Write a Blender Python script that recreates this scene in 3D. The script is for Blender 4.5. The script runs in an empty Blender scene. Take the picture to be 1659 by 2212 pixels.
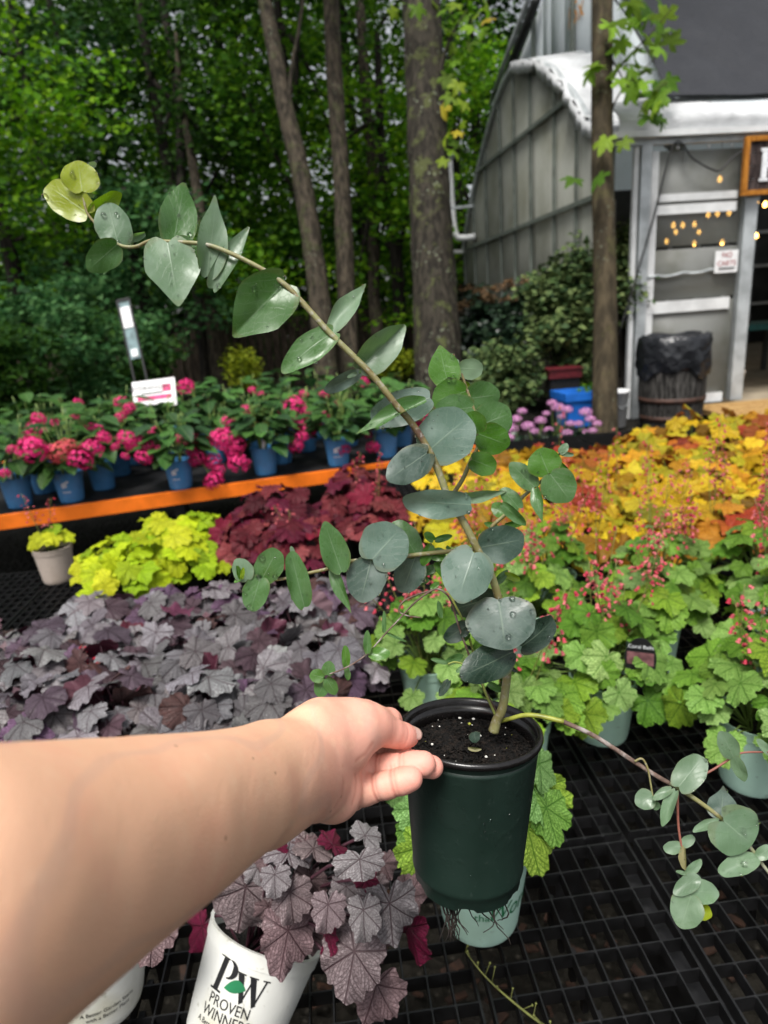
import bpy, math, random
import numpy as np
from mathutils import Vector, Matrix
random.seed(7); RNG = np.random.default_rng(7)
SC = bpy.context.scene
COL = SC.collection
R_ = math.radians

# ------------------------------------------------------------------ camera
# picture units: the photograph scaled to 1659 x 2212 px, focal length 1430 px
F_PX, CX, CY, CAM_H = 1430.0, 829.5, 1106.0, 1.28
_up = np.array([-.0703, .9552, .287]); _up /= np.linalg.norm(_up)      # world up seen from the camera
_fw = np.array([0, 0, -1.0]); _yy = _fw - _up * (_fw @ _up); _yy /= np.linalg.norm(_yy)
_xx = np.cross(_yy, _up)
RC = np.stack([_xx, _yy, _up])                                         # world = RC @ camera
CAMP = np.array([0, 0, CAM_H])
cam_d = bpy.data.cameras.new('camera'); cam = bpy.data.objects.new('camera', cam_d); COL.objects.link(cam)
cam_d.sensor_fit = 'HORIZONTAL'; cam_d.sensor_width = 36.0; cam_d.lens = F_PX / 1659 * 36
m4 = Matrix.Identity(4)
for i in range(3):
    for j in range(3): m4[i][j] = RC[i, j]
m4.translation = CAMP
cam.matrix_world = m4
cam_d.clip_start = .02; cam_d.clip_end = 400
cam_d.dof.use_dof = True; cam_d.dof.focus_distance = .50; cam_d.dof.aperture_fstop = 10.5
SC.camera = cam

# ------------------------------------------------------------------ world, sun, exposure (overcast)
W = bpy.data.worlds.new('World'); SC.world = W; W.use_nodes = True
nt = W.node_tree; nt.nodes.clear()
sky = nt.nodes.new('ShaderNodeTexSky'); sky.sky_type = 'NISHITA'; sky.sun_disc = False
sky.sun_elevation = R_(64); sky.sun_rotation = R_(200); sky.dust_density = 4.0; sky.air_density = 1.0
hs = nt.nodes.new('ShaderNodeHueSaturation'); hs.inputs['Saturation'].default_value = .22
bg = nt.nodes.new('ShaderNodeBackground'); bg.inputs['Strength'].default_value = .06
wo = nt.nodes.new('ShaderNodeOutputWorld')
nt.links.new(sky.outputs[0], hs.inputs['Color']); nt.links.new(hs.outputs[0], bg.inputs['Color']); nt.links.new(bg.outputs[0], wo.inputs['Surface'])
sd = bpy.data.lights.new('sun', 'SUN'); sd.energy = 1.5; sd.angle = R_(20); sd.color = (1, .97, .92)
so = bpy.data.objects.new('sun', sd); COL.objects.link(so)
_az, _el = R_(200), R_(64)       # from behind the camera, a little to the left
_sd = Vector((-math.sin(_az) * -1 * math.cos(_el), math.cos(_az) * math.cos(_el), math.sin(_el)))
so.rotation_euler = _sd.to_track_quat('Z', 'Y').to_euler(); so.location = (0, -3, 8)
SC.view_settings.view_transform = 'Standard'; SC.view_settings.look = 'None'
SC.view_settings.gamma = 1; SC.view_settings.use_curve_mapping = False
SC.view_settings.exposure = 1.5
SC.render.engine = 'CYCLES'
SC.cycles.max_bounces = 5; SC.cycles.diffuse_bounces = 2; SC.cycles.transparent_max_bounces = 8; SC.cycles.transmission_bounces = 4
SC.cycles.use_denoising = True

# ------------------------------------------------------------------ helpers
def ray(x, y): return RC @ np.array([(x - CX) / F_PX, -(y - CY) / F_PX, -1.0])
def at(x, y, d): return Vector(CAMP + ray(x, y) * d)
def on(x, y, h):
    r = ray(x, y); return Vector(CAMP + r * ((h - CAM_H) / r[2]))
def camvec(x, y, z): return Vector(RC @ np.array([x, y, z], float))    # x right, y up, z towards the viewer
def toward(p): return (Vector(CAMP) - Vector(p)).normalized()
def pxl(p):
    c = RC.T @ (np.array(p) - CAMP); return CX + F_PX * c[0] / -c[2], CY - F_PX * c[1] / -c[2]
def tag(o, label=None, cat=None, group=None, kind=None):
    if label: o['label'] = label
    if cat: o['category'] = cat
    if group: o['group'] = group
    if kind: o['kind'] = kind
    return o
def empty(name, loc=(0, 0, 0), label=None, cat=None, group=None, rz=0.0):
    o = bpy.data.objects.new(name, None); COL.objects.link(o); o.empty_display_size = .05
    o.location = loc; o.rotation_euler = (0, 0, rz)
    return tag(o, label, cat, group)
def meshdata(name, v, f, mat=None, smooth=False, uv=None):
    me = bpy.data.meshes.new(name)
    me.from_pydata([tuple(p) for p in v], [], [tuple(q) for q in f])
    if smooth: me.polygons.foreach_set('use_smooth', [True] * len(me.polygons))
    if uv is not None:
        l = me.uv_layers.new(name='UVMap')
        idx = np.empty(len(me.loops), int); me.loops.foreach_get('vertex_index', idx)
        l.data.foreach_set('uv', np.asarray(uv, np.float32)[idx].ravel())
    if mat: me.materials.append(mat)
    me.update()
    return me
def ob(name, me, parent=None, M=None, world=False):
    """one object; with world=True the mesh is in world coordinates and the parent keeps its own place"""
    o = bpy.data.objects.new(name, me); COL.objects.link(o)
    if M is not None: o.matrix_basis = M
    if parent is not None:
        o.parent = parent
        if world:
            pm = parent.matrix_basis.copy()
            if parent.parent is not None: pm = parent.parent.matrix_basis @ parent.matrix_parent_inverse @ pm
            o.matrix_parent_inverse = pm.inverted()
    return o
class MB:
    """collects shapes for ONE mesh"""
    def __init__(s): s.v = []; s.f = []
    def add(s, v, f):
        n = len(s.v); s.v += [tuple(p) for p in v]; s.f += [tuple(i + n for i in q) for q in f]; return s
    def box(s, c, d, M=None):
        x, y, z = [q / 2 for q in d]
        v = [Vector((a * x, b * y, e * z)) for a in (-1, 1) for b in (-1, 1) for e in (-1, 1)]
        if M is not None: v = [M @ p for p in v]
        v = [p + Vector(c) for p in v]
        return s.add(v, [(0, 1, 3, 2), (4, 6, 7, 5), (0, 4, 5, 1), (2, 3, 7, 6), (0, 2, 6, 4), (1, 5, 7, 3)])
    def beam(s, a, b, w, h, up=Vector((0, 0, 1))):
        a, b = Vector(a), Vector(b); d = (b - a).normalized(); r = d.cross(up)
        r = r.normalized() if r.length > 1e-4 else Vector((1, 0, 0)); u = r.cross(d)
        v = [p + r * (i * w / 2) + u * (j * h / 2) for p in (a, b) for i, j in ((-1, -1), (1, -1), (1, 1), (-1, 1))]
        return s.add(v, [(3, 2, 1, 0), (4, 5, 6, 7), (0, 1, 5, 4), (1, 2, 6, 5), (2, 3, 7, 6), (3, 0, 4, 7)])
    def tube(s, pts, rad, n=8, cap=True, wob=0.0):
        pts = [Vector(p) for p in pts]
        if not hasattr(rad, '__len__'): rad = [rad] * len(pts)
        t = [(pts[min(i + 1, len(pts) - 1)] - pts[max(i - 1, 0)]).normalized() for i in range(len(pts))]
        a = t[0].orthogonal().normalized(); v = []; f = []
        for i, p in enumerate(pts):
            a = (a - t[i] * a.dot(t[i]))
            a = a.normalized() if a.length > 1e-6 else t[i].orthogonal().normalized()
            b = t[i].cross(a)
            for k in range(n):
                th = 2 * math.pi * k / n; r = rad[i] * (1 + (random.uniform(-wob, wob) if wob else 0))
                v.append(p + a * (math.cos(th) * r) + b * (math.sin(th) * r))
        for i in range(len(pts) - 1):
            for k in range(n):
                k2 = (k + 1) % n; f.append((i * n + k, i * n + k2, (i + 1) * n + k2, (i + 1) * n + k))
        if cap: f.append(tuple(range(n - 1, -1, -1))); f.append(tuple((len(pts) - 1) * n + k for k in range(n)))
        return s.add(v, f)
    def lathe(s, prof, n=32, c=(0, 0, 0), closed=False):
        v = []; f = []; c = Vector(c)
        for r, z in prof:
            for k in range(n):
                th = 2 * math.pi * k / n; v.append(c + Vector((r * math.cos(th), r * math.sin(th), z)))
        m = len(prof)
        for i in range(m - 1 + (1 if closed else 0)):
            i2 = (i + 1) % m
            for k in range(n):
                k2 = (k + 1) % n; f.append((i * n + k, i * n + k2, i2 * n + k2, i2 * n + k))
        return s.add(v, f)
    def ball(s, c, r, n=8, m=5, sq=(1, 1, 1)):
        v = []; f = []
        for i in range(m + 1):
            ph = math.pi * i / m
            for k in range(n):
                th = 2 * math.pi * k / n
                v.append((c[0] + r * sq[0] * math.sin(ph) * math.cos(th), c[1] + r * sq[1] * math.sin(ph) * math.sin(th), c[2] + r * sq[2] * math.cos(ph)))
        for i in range(m):
            for k in range(n):
                k2 = (k + 1) % n; f.append((i * n + k, (i + 1) * n + k, (i + 1) * n + k2, i * n + k2))
        return s.add(v, f)
    def build(s, name, mat, parent=None, smooth=False, world=False, M=None):
        return ob(name, meshdata(name, s.v, s.f, mat, smooth), parent, M, world)
def spline(P, k=6):
    P = [Vector(p) for p in P]; out = []
    for i in range(len(P) - 1):
        p0, p1, p2, p3 = P[max(i - 1, 0)], P[i], P[i + 1], P[min(i + 2, len(P) - 1)]
        for j in range(k):
            t = j / k
            out.append(.5 * ((2 * p1) + (p2 - p0) * t + (2 * p0 - 5 * p1 + 4 * p2 - p3) * t * t + (3 * p1 - p0 - 3 * p2 + p3) * t ** 3))
    out.append(P[-1]); return out
def lerps(r, n): return [float(np.interp(i / (n - 1), np.linspace(0, 1, len(r)), r)) for i in range(n)]
def frame(x, z):
    """matrix with local Y along x and local Z near z"""
    y = Vector(x).normalized(); z = Vector(z); z = (z - y * z.dot(y)).normalized(); xx = y.cross(z)
    M = Matrix((xx, y, z)).transposed().to_4x4(); return M
def text_mesh(s, size=1.0, shear=0.0, extrude=0.0, align='CENTER'):
    c = bpy.data.curves.new('lettering', 'FONT'); c.body = s; c.size = size; c.shear = shear; c.extrude = extrude
    c.align_x = align; c.resolution_u = 3
    o = bpy.data.objects.new('lettering_tmp', c); COL.objects.link(o)
    dg = bpy.context.evaluated_depsgraph_get()
    me = bpy.data.meshes.new_from_object(o.evaluated_get(dg))
    v = [p.co.copy() for p in me.vertices]; f = [tuple(p.vertices) for p in me.polygons]
    bpy.data.objects.remove(o); bpy.data.curves.remove(c); bpy.data.meshes.remove(me)
    return v, f

# ------------------------------------------------------------------ materials
class NT:
    def __init__(s, name):
        s.m = bpy.data.materials.new(name); s.m.use_nodes = True; s.t = s.m.node_tree
        s.b = s.t.nodes['Principled BSDF']; s.o = s.t.nodes['Material Output']
    def n(s, typ, **kw):
        d = s.t.nodes.new(typ)
        for k, v in kw.items():
            if k in d.inputs: s.set(d.inputs[k], v)
            else: setattr(d, k, v)
        return d
    def set(s, i, v):
        if isinstance(v, bpy.types.NodeSocket): s.t.links.new(v, i)
        elif hasattr(v, '__len__') and len(v) == 3 and i.type == 'RGBA': i.default_value = (*v, 1)
        else: i.default_value = v
    def P(s, **kw):
        for k, v in kw.items(): s.set(s.b.inputs[k.replace('_', ' ')], v)
        return s
    def math(s, op, a, b=0.0, c=None, clamp=False):
        d = s.t.nodes.new('ShaderNodeMath'); d.operation = op; d.use_clamp = clamp
        s.set(d.inputs[0], a); s.set(d.inputs[1], b)
        if c is not None: s.set(d.inputs[2], c)
        return d.outputs[0]
    def mix(s, f, a, b, blend='MIX'):
        d = s.t.nodes.new('ShaderNodeMix'); d.data_type = 'RGBA'; d.blend_type = blend
        s.set(d.inputs[0], f); s.set(d.inputs[6], a); s.set(d.inputs[7], b); return d.outputs[2]
    def noise(s, scale, detail=3, vec=None, rough=.55):
        d = s.t.nodes.new('ShaderNodeTexNoise'); d.inputs['Scale'].default_value = scale; d.inputs['Detail'].default_value = detail; d.inputs['Roughness'].default_value = rough
        if vec is not None: s.t.links.new(vec, d.inputs['Vector'])
        return d.outputs['Fac']
    def vor(s, scale, vec=None, out='Distance', feature='F1'):
        d = s.t.nodes.new('ShaderNodeTexVoronoi'); d.inputs['Scale'].default_value = scale; d.feature = feature
        if vec is not None: s.t.links.new(vec, d.inputs['Vector'])
        return d.outputs[out]
    def ramp(s, f, stops):
        d = s.t.nodes.new('ShaderNodeValToRGB'); e = d.color_ramp.elements
        while len(e) < len(stops): e.new(.5)
        for q, (p, c) in zip(e, stops): q.position = p; q.color = (*c, 1) if len(c) == 3 else c
        s.t.links.new(f, d.inputs[0]); return d.outputs[0]
    def geo(s, k='Position'): return s.n('ShaderNodeNewGeometry').outputs[k]
    def objc(s): return s.n('ShaderNodeTexCoord').outputs['Object']
    def info(s, k): return s.n('ShaderNodeObjectInfo').outputs[k]
    def smooth(s, x, a, b):
        d = s.t.nodes.new('ShaderNodeMapRange'); d.interpolation_type = 'SMOOTHSTEP'
        s.set(d.inputs[0], x); d.inputs[1].default_value = a; d.inputs[2].default_value = b; return d.outputs[0]
    def bump(s, h, strength=.4, dist=.002):
        d = s.t.nodes.new('ShaderNodeBump'); d.inputs['Strength'].default_value = strength; d.inputs['Distance'].default_value = dist
        s.t.links.new(h, d.inputs['Height']); s.t.links.new(d.outputs[0], s.b.inputs['Normal']); return s
    def translucent(s, col, fac):
        t = s.t.nodes.new('ShaderNodeBsdfTranslucent'); s.set(t.inputs['Color'], col)
        x = s.t.nodes.new('ShaderNodeMixShader'); s.set(x.inputs[0], fac)
        s.t.links.new(s.b.outputs[0], x.inputs[1]); s.t.links.new(t.outputs[0], x.inputs[2]); s.t.links.new(x.outputs[0], s.o.inputs['Surface']); return s
def plain(name, col, rough=.5, var=.25, scale=20, spec=.5, bump=0.0, metal=0.0, coord='obj'):
    q = NT(name); vec = q.objc() if coord == 'obj' else q.geo()
    nz = q.noise(scale, 4, vec)
    c = q.mix(q.smooth(nz, .3, .7), [x * (1 - var) for x in col], [min(1, x * (1 + var)) for x in col])
    q.P(Base_Color=c, Roughness=rough, Specular_IOR_Level=spec, Metallic=metal)
    q.set(q.b.inputs['Roughness'], q.math('ADD', q.math('MULTIPLY', nz, .2), rough - .1))
    if bump: q.bump(q.noise(scale * 4, 4, vec), bump, .003)
    return q.m
M = {}
def leaf_uv(q):
    u = q.n('ShaderNodeUVMap').outputs[0]; sp = q.n('ShaderNodeSeparateXYZ', Vector=u); return u, sp.outputs[0], sp.outputs[1]
def mat_lobed(name, vein, vein_amt, back, pale=None, net=.5, transl=.18, rough=.5, spec=.22, edge=None):
    """heuchera leaf: object colour, radial veins from the leaf's own coordinates, coloured underside"""
    q = NT(name); u, x, y = leaf_uv(q)
    base = q.info('Color'); r = q.math('SQRT', q.math('ADD', q.math('MULTIPLY', x, x), q.math('MULTIPLY', y, y)))
    th = q.math('ARCTAN2', x, y)                                   # 0 towards the tip
    ph = q.math('DIVIDE', th, R_(51.4)); fr = q.math('ABSOLUTE', q.math('SUBTRACT', ph, q.math('ROUND', ph)))
    dist = q.math('MULTIPLY', fr, r)                               # distance from the nearest main vein
    v1 = q.math('SUBTRACT', 1.0, q.smooth(dist, .005, .034))
    sv = q.math('SUBTRACT', q.math('MULTIPLY', r, 5.0), q.math('MULTIPLY', fr, 5.5))
    sf = q.math('ABSOLUTE', q.math('SUBTRACT', q.math('FRACT', sv), .5))
    v2 = q.math('MULTIPLY', q.math('SUBTRACT', 1.0, q.smooth(sf, .04, .16)), net)
    cell = q.vor(13, u, feature='DISTANCE_TO_EDGE')
    v3 = q.math('MULTIPLY', q.math('SUBTRACT', 1.0, q.smooth(cell, .02, .12)), net * .7)
    v = q.math('MULTIPLY', q.math('MAXIMUM', q.math('MAXIMUM', v1, v2), v3), vein_amt)
    nz = q.noise(9, 4, u); obn = q.info('Random')
    c = q.mix(1.0, base, q.ramp(nz, [(.3, (.68, .68, .68)), (.7, (1.22, 1.22, 1.22))]), 'MULTIPLY')
    c = q.mix(q.math('MULTIPLY', obn, .35), c, (.02, .02, .02), 'MIX') if False else c
    if edge: c = q.mix(q.math('MULTIPLY', q.smooth(r, .55, 1.0), .6), c, edge)
    c = q.mix(v, c, q.mix(1.0, base, vein, 'MULTIPLY'))
    c = q.mix(q.geo('Backfacing'), c, q.mix(.35, back, base))
    q.P(Base_Color=c, Roughness=rough, Specular_IOR_Level=spec)
    q.set(q.b.inputs['Roughness'], q.math('ADD', rough - .12, q.math('MULTIPLY', q.noise(14, 3, u), .3)))
    h = q.math('SUBTRACT', q.math('MULTIPLY', nz, .3), q.math('MULTIPLY', q.math('MAXIMUM', q.math('MAXIMUM', v1, v2), v3), .8))
    q.bump(h, .7, .004)
    if transl: q.translucent(c, transl)
    return q.m
M['silver'] = mat_lobed('silver_heuchera_leaf', (.22, .14, .16), .95, (.10, .004, .025), net=.62, transl=.03, rough=.42, spec=.32)
M['green'] = mat_lobed('green_heuchera_leaf', (.16, .30, .08), .95, (.20, .34, .06), net=.8, transl=.22, rough=.42)
M['lime'] = mat_lobed('lime_heuchera_leaf', (.55, .62, .5), .5, (.35, .42, .02), net=.3, transl=.3, rough=.45)
M['amber'] = mat_lobed('amber_heuchera_leaf', (.72, .45, .4), .6, (.35, .06, .03), net=.3, transl=.22, rough=.45)
M['burgundy'] = mat_lobed('burgundy_heuchera_leaf', (.4, .3, .3), .7, (.20, .008, .03), net=.4, transl=.12, rough=.42)

def mat_euc():
    q = NT('eucalyptus_leaf'); u, x, y = leaf_uv(q); base = q.info('Color')
    ay = q.math('ABSOLUTE', y)
    mid = q.math('SUBTRACT', 1.0, q.smooth(ay, .006, .022))
    mid = q.math('MULTIPLY', mid, q.math('SUBTRACT', 1.0, q.smooth(x, .55, .98)))
    wob = q.math('MULTIPLY', q.math('SUBTRACT', q.noise(3.0, 2, u), .5), .9)
    sv = q.math('ADD', q.math('SUBTRACT', q.math('MULTIPLY', x, 4.2), q.math('MULTIPLY', ay, 5.0)), wob)
    sf = q.math('ABSOLUTE', q.math('SUBTRACT', q.math('FRACT', sv), .5))
    v2 = q.math('MULTIPLY', q.math('SUBTRACT', 1.0, q.smooth(sf, .010, .035)), .30)
    v3 = q.math('MULTIPLY', q.math('SUBTRACT', 1.0, q.smooth(q.vor(9, u, feature='DISTANCE_TO_EDGE'), .0, .03)), .22)
    v = q.math('MAXIMUM', q.math('MULTIPLY', mid, .5), q.math('MAXIMUM', v2, v3))
    nz = q.noise(2.6, 5, q.geo()); 
    gp = q.n('ShaderNodeVectorMath', operation='SCALE'); q.t.links.new(q.geo(), gp.inputs[0]); gp.inputs['Scale'].default_value = 1
    bl = q.noise(55, 5, q.geo()); fine = q.noise(420, 3, q.geo())
    bloom = q.math('MULTIPLY', q.smooth(bl, .38, .68), q.math('ADD', .5, q.math('MULTIPLY', fine, .7)))
    bloom = q.math('MULTIPLY', bloom, q.info('Alpha'))
    c = q.mix(q.math('MULTIPLY', bloom, .5), q.mix(1.0, base, (.82, .86, .80), 'MULTIPLY'), q.mix(.45, base, (.29, .36, .33)))
    c = q.mix(q.math('MULTIPLY', v, .8), c, q.mix(.6, base, (.30, .38, .28)))
    spk = q.math('MULTIPLY', q.smooth(q.vor(240, q.geo()), .16, .08), q.smooth(q.noise(40, 2, q.geo()), .58, .66)); c = q.mix(q.math('MULTIPLY', spk, .6), c, (.05, .035, .015))
    ed = q.smooth(q.math('SQRT', q.math('ADD', q.math('MULTIPLY', q.math('SUBTRACT', x, .48), q.math('MULTIPLY', q.math('SUBTRACT', x, .48), 3.5)), q.math('MULTIPLY', q.math('MULTIPLY', y, y), 4.0))), .93, 1.03)
    c = q.mix(q.math('MULTIPLY', ed, .22), c, (.16, .13, .05))
    q.P(Base_Color=c, Specular_IOR_Level=.45)
    q.set(q.b.inputs['Roughness'], q.math('ADD', .26, q.math('MULTIPLY', bloom, .34)))
    q.bump(q.math('SUBTRACT', q.math('MULTIPLY', bl, .5), q.math('MULTIPLY', v, .5)), .35, .0012)
    q.translucent(q.mix(1.0, c, (1.1, 1.5, .4), 'MULTIPLY'), .25)
    return q.m
M['euc'] = mat_euc()

def mat_foliage(name, cols, transl=.4, rough=.6, spec=.12):
    q = NT(name); rnd = q.geo('Random Per Island')
    c = q.ramp(rnd, [(i / (len(cols) - 1), cc) for i, cc in enumerate(cols)])
    big = q.noise(.45, 3, q.geo())
    c = q.mix(1.0, c, q.ramp(big, [(.3, (.55, .6, .55)), (.7, (1.35, 1.3, 1.2))]), 'MULTIPLY')
    q.P(Base_Color=c, Roughness=rough, Specular_IOR_Level=spec); q.translucent(c, transl); return q.m
M['wood_far'] = mat_foliage('far_foliage', [(.014, .05, .006), (.042, .13, .010), (.08, .20, .014), (.15, .30, .025)])
M['wood_dark'] = mat_foliage('dark_foliage', [(.010, .034, .007), (.024, .07, .010), (.045, .11, .014)])
M['wood_bright'] = mat_foliage('bright_foliage', [(.035, .115, .005), (.075, .215, .007), (.13, .30, .010), (.21, .38, .016)])
M['wood_blue'] = mat_foliage('bluish_foliage', [(.016, .06, .018), (.04, .12, .04), (.09, .20, .07)])
M['wood_lime'] = mat_foliage('lime_foliage', [(.08, .13, .006), (.14, .18, .008), (.20, .23, .012)])
M['shrub_var'] = mat_foliage('variegated_foliage', [(.02, .045, .02), (.05, .09, .03), (.16, .21, .08), (.03, .06, .02)], .1)
M['shrub_dark'] = mat_foliage('glossy_dark_foliage', [(.008, .02, .012), (.014, .035, .018), (.03, .06, .03)], .05, .35, .5)
M['tan_flower'] = mat_foliage('tan_flower', [(.10, .06, .03), (.17, .10, .055), (.22, .14, .08)], .1)

def mat_ovate(name, vein=(.6, .8, .5)):
    q = NT(name); u, x, y = leaf_uv(q); base = q.info('Color'); ay = q.math('ABSOLUTE', x)
    mid = q.math('SUBTRACT', 1.0, q.smooth(ay, .01, .04))
    sf = q.math('ABSOLUTE', q.math('SUBTRACT', q.math('FRACT', q.math('SUBTRACT', q.math('MULTIPLY', y, 6), q.math('MULTIPLY', ay, 4))), .5))
    v = q.math('MAXIMUM', mid, q.math('MULTIPLY', q.math('SUBTRACT', 1.0, q.smooth(sf, .03, .1)), .6))
    c = q.mix(q.math('MULTIPLY', v, .35), base, (.12, .2, .06))
    c = q.mix(1.0, c, q.ramp(q.noise(5, 3, u), [(.3, (.7, .7, .7)), (.7, (1.2, 1.2, 1.2))]), 'MULTIPLY')
    q.P(Base_Color=c, Roughness=.45, Specular_IOR_Level=.22); q.bump(q.math('MULTIPLY', v, -1.0), .5, .004); q.translucent(c, .18); return q.m
M['ovate'] = mat_ovate('hydrangea_leaf')
def mat_objcol(name, rough=.5, transl=0.0, var=.3, scale=60, spec=.4):
    q = NT(name); c = q.mix(1.0, q.info('Color'), q.ramp(q.noise(scale, 3, q.objc()), [(.3, (1 - var,) * 3), (.7, (1 + var,) * 3)]), 'MULTIPLY')
    q.P(Base_Color=c, Roughness=rough, Specular_IOR_Level=spec)
    if transl: q.translucent(c, transl)
    return q.m
M['petal'] = mat_objcol('petal', .55, .25, .35, 40)
def mat_petal_island(name, cols):
    q = NT(name); c = q.ramp(q.geo('Random Per Island'), [(i / (len(cols) - 1), cc) for i, cc in enumerate(cols)])
    q.P(Base_Color=c, Roughness=.55, Specular_IOR_Level=.3); q.translucent(c, .2); return q.m
M['pinkhead'] = mat_petal_island('hot_pink_petals', [(.45, .008, .09), (.68, .02, .17), (.80, .05, .24), (.60, .015, .13)])
M['salmonhead'] = mat_petal_island('salmon_petals', [(.45, .05, .06), (.60, .11, .10), (.62, .06, .12)])
M['lilachead'] = mat_petal_island('lilac_petals', [(.48, .17, .38), (.62, .27, .52), (.70, .40, .62), (.58, .2, .42)])
M['bells'] = mat_petal_island('coral_bells', [(.36, .012, .035), (.50, .04, .075), (.62, .16, .17), (.26, .010, .028)])
M['bells_red'] = mat_petal_island('red_bells', [(.35, .01, .03), (.5, .02, .05), (.28, .01, .02)])
M['stem_g'] = plain('green_stem', (.22, .26, .06), .5, .3, 60)
M['stem_r'] = plain('reddish_stem', (.20, .07, .05), .5, .3, 60)
M['stem_y'] = plain('yellow_green_stem', (.22, .24, .035), .45, .4, 90)
M['stem_o'] = plain('olive_stem', (.16, .17, .04), .55, .3, 60)
M['petiole_dark'] = plain('dark_petiole', (.06, .02, .03), .5)
M['petiole_green'] = plain('green_petiole', (.13, .2, .04), .5)
def mat_eucstem():
    q = NT('eucalyptus_stem'); n1 = q.noise(38, 4, q.geo()); n2 = q.noise(300, 3, q.geo())
    c = q.ramp(n1, [(.30, (.09, .045, .03)), (.42, (.17, .14, .05)), (.58, (.22, .22, .09)), (.75, (.25, .26, .19))])
    c = q.mix(q.math('MULTIPLY', q.smooth(n2, .52, .68), .6), c, (.34, .32, .28))
    q.P(Base_Color=c, Roughness=.55); q.bump(n2, .4, .0008); return q.m
M['eucstem'] = mat_eucstem()
def mat_woody():
    q = NT('woody_stem'); n1 = q.noise(60, 5, q.geo()); n2 = q.noise(420, 3, q.geo())
    c = q.ramp(n1, [(.34, (.03, .015, .012)), (.5, (.13, .08, .06)), (.64, (.30, .27, .25)), (.8, (.42, .40, .38))])
    q.P(Base_Color=q.mix(q.smooth(n2, .5, .7), c, (.08, .05, .04)), Roughness=.7); q.bump(n2, .6, .001); return q.m
M['woody'] = mat_woody()
def mat_skin():
    q = NT('skin'); a = q.n('ShaderNodeAttribute', attribute_name='tint').outputs['Fac']; a2 = q.n('ShaderNodeAttribute', attribute_name='crease').outputs['Fac']
    g = q.geo()
    c = q.mix(a, (.84, .49, .32), (.79, .40, .305))
    n1 = q.noise(28, 4, g); n2 = q.noise(120, 4, g)
    c = q.mix(q.math('MULTIPLY', q.smooth(n1, .45, .72), .35), c, (.80, .36, .25))
    c = q.mix(q.math('MULTIPLY', q.smooth(n2, .5, .75), .35), c, (.86, .56, .38))
    c = q.mix(q.math('MULTIPLY', q.smooth(q.noise(9, 3, g), .5, .7), .25), c, (.72, .36, .21))
    c = q.mix(q.math('MULTIPLY', a2, .9), c, (.42, .11, .08))  # shade of the skin folds painted into the colour along the creases
    t2 = q.n('ShaderNodeAttribute', attribute_name='tip').outputs['Fac']; c = q.mix(q.math('MULTIPLY', t2, .7), c, (.80, .335, .27))
    vn = q.n('ShaderNodeTexWave'); q.t.links.new(g, vn.inputs['Vector']); vn.inputs['Scale'].default_value = 9; vn.inputs['Distortion'].default_value = 9; vn.inputs['Detail'].default_value = 2
    c = q.mix(q.math('MULTIPLY', q.smooth(vn.outputs['Fac'], .9, 1.0), .22), c, (.52, .36, .30))
    spots = q.math('LESS_THAN', q.vor(90, g), .09); few = q.math('GREATER_THAN', q.noise(11, 1, g), .62)
    c = q.mix(q.math('MULTIPLY', q.math('MULTIPLY', spots, few), .55), c, (.20, .08, .05))
    q.P(Base_Color=c, Roughness=.5, Specular_IOR_Level=.28, Subsurface_Weight=.06, Subsurface_Scale=.003)
    q.b.inputs['Subsurface Radius'].default_value = (1, .35, .2)
    lines = q.vor(520, g, feature='DISTANCE_TO_EDGE'); w = q.noise(260, 4, g)
    h = q.math('ADD', q.math('MULTIPLY', q.smooth(lines, 0, .12), .5), q.math('ADD', q.math('MULTIPLY', w, .8), q.math('MULTIPLY', q.noise(70, 4, g), 1.2)))
    q.bump(h, .26, .0006); return q.m
M['skin'] = mat_skin()
M['nail'] = plain('fingernail', (.66, .42, .36), .25, .08, 60, .6)
def mat_potgreen():
    q = NT('wet_green_plastic'); g = q.geo(); n1 = q.noise(35, 4, g); n2 = q.noise(9, 3, g)
    c = q.mix(q.smooth(n2, .35, .7), (.0070, .0180, .0130), (.0125, .0270, .0205))
    c = q.mix(q.math('MULTIPLY', q.smooth(q.noise(260, 2, g), .66, .72), .25), c, (.06, .08, .07))
    st = q.math('LESS_THAN', q.vor(150, g), .13); few = q.math('GREATER_THAN', n1, .6)
    c = q.mix(q.math('MULTIPLY', st, few), c, (.006, .005, .004))
    q.P(Base_Color=c, Specular_IOR_Level=.5); q.set(q.b.inputs['Roughness'], q.math('ADD', .22, q.math('MULTIPLY', n1, .35)))
    q.bump(q.math('ADD', q.smooth(n1, .55, .62), q.math('MULTIPLY', q.noise(90, 3, g), .4)), .12, .0015); return q.m
M['potgreen'] = mat_potgreen()
M['potrim'] = plain('glossy_black_rim', (.007, .006, .006), .24, .3, 200, .6, .05)
M['potblack'] = plain('black_plastic', (.010, .010, .011), .45, .3, 60)
def mat_soil():
    q = NT('potting_soil'); g = q.geo(); n = q.noise(260, 5, g); v = q.vor(420, g)
    c = q.mix(q.smooth(n, .4, .7), (.004, .0035, .003), (.022, .015, .011)); q.P(Base_Color=c, Roughness=.85, Specular_IOR_Level=.25)
    q.bump(q.math('ADD', n, v), 1.0, .004); return q.m
M['soil'] = mat_soil()
M['perlite'] = plain('perlite', (.72, .70, .64), .8, .2, 100)
M['algae'] = plain('mossy_perlite', (.42, .44, .06), .8, .3, 200)
M['root'] = plain('root', (.018, .012, .009), .8, .4, 200)
M['deadleaf'] = plain('dead_leaf', (.22, .09, .03), .6, .5, 150)
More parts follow.
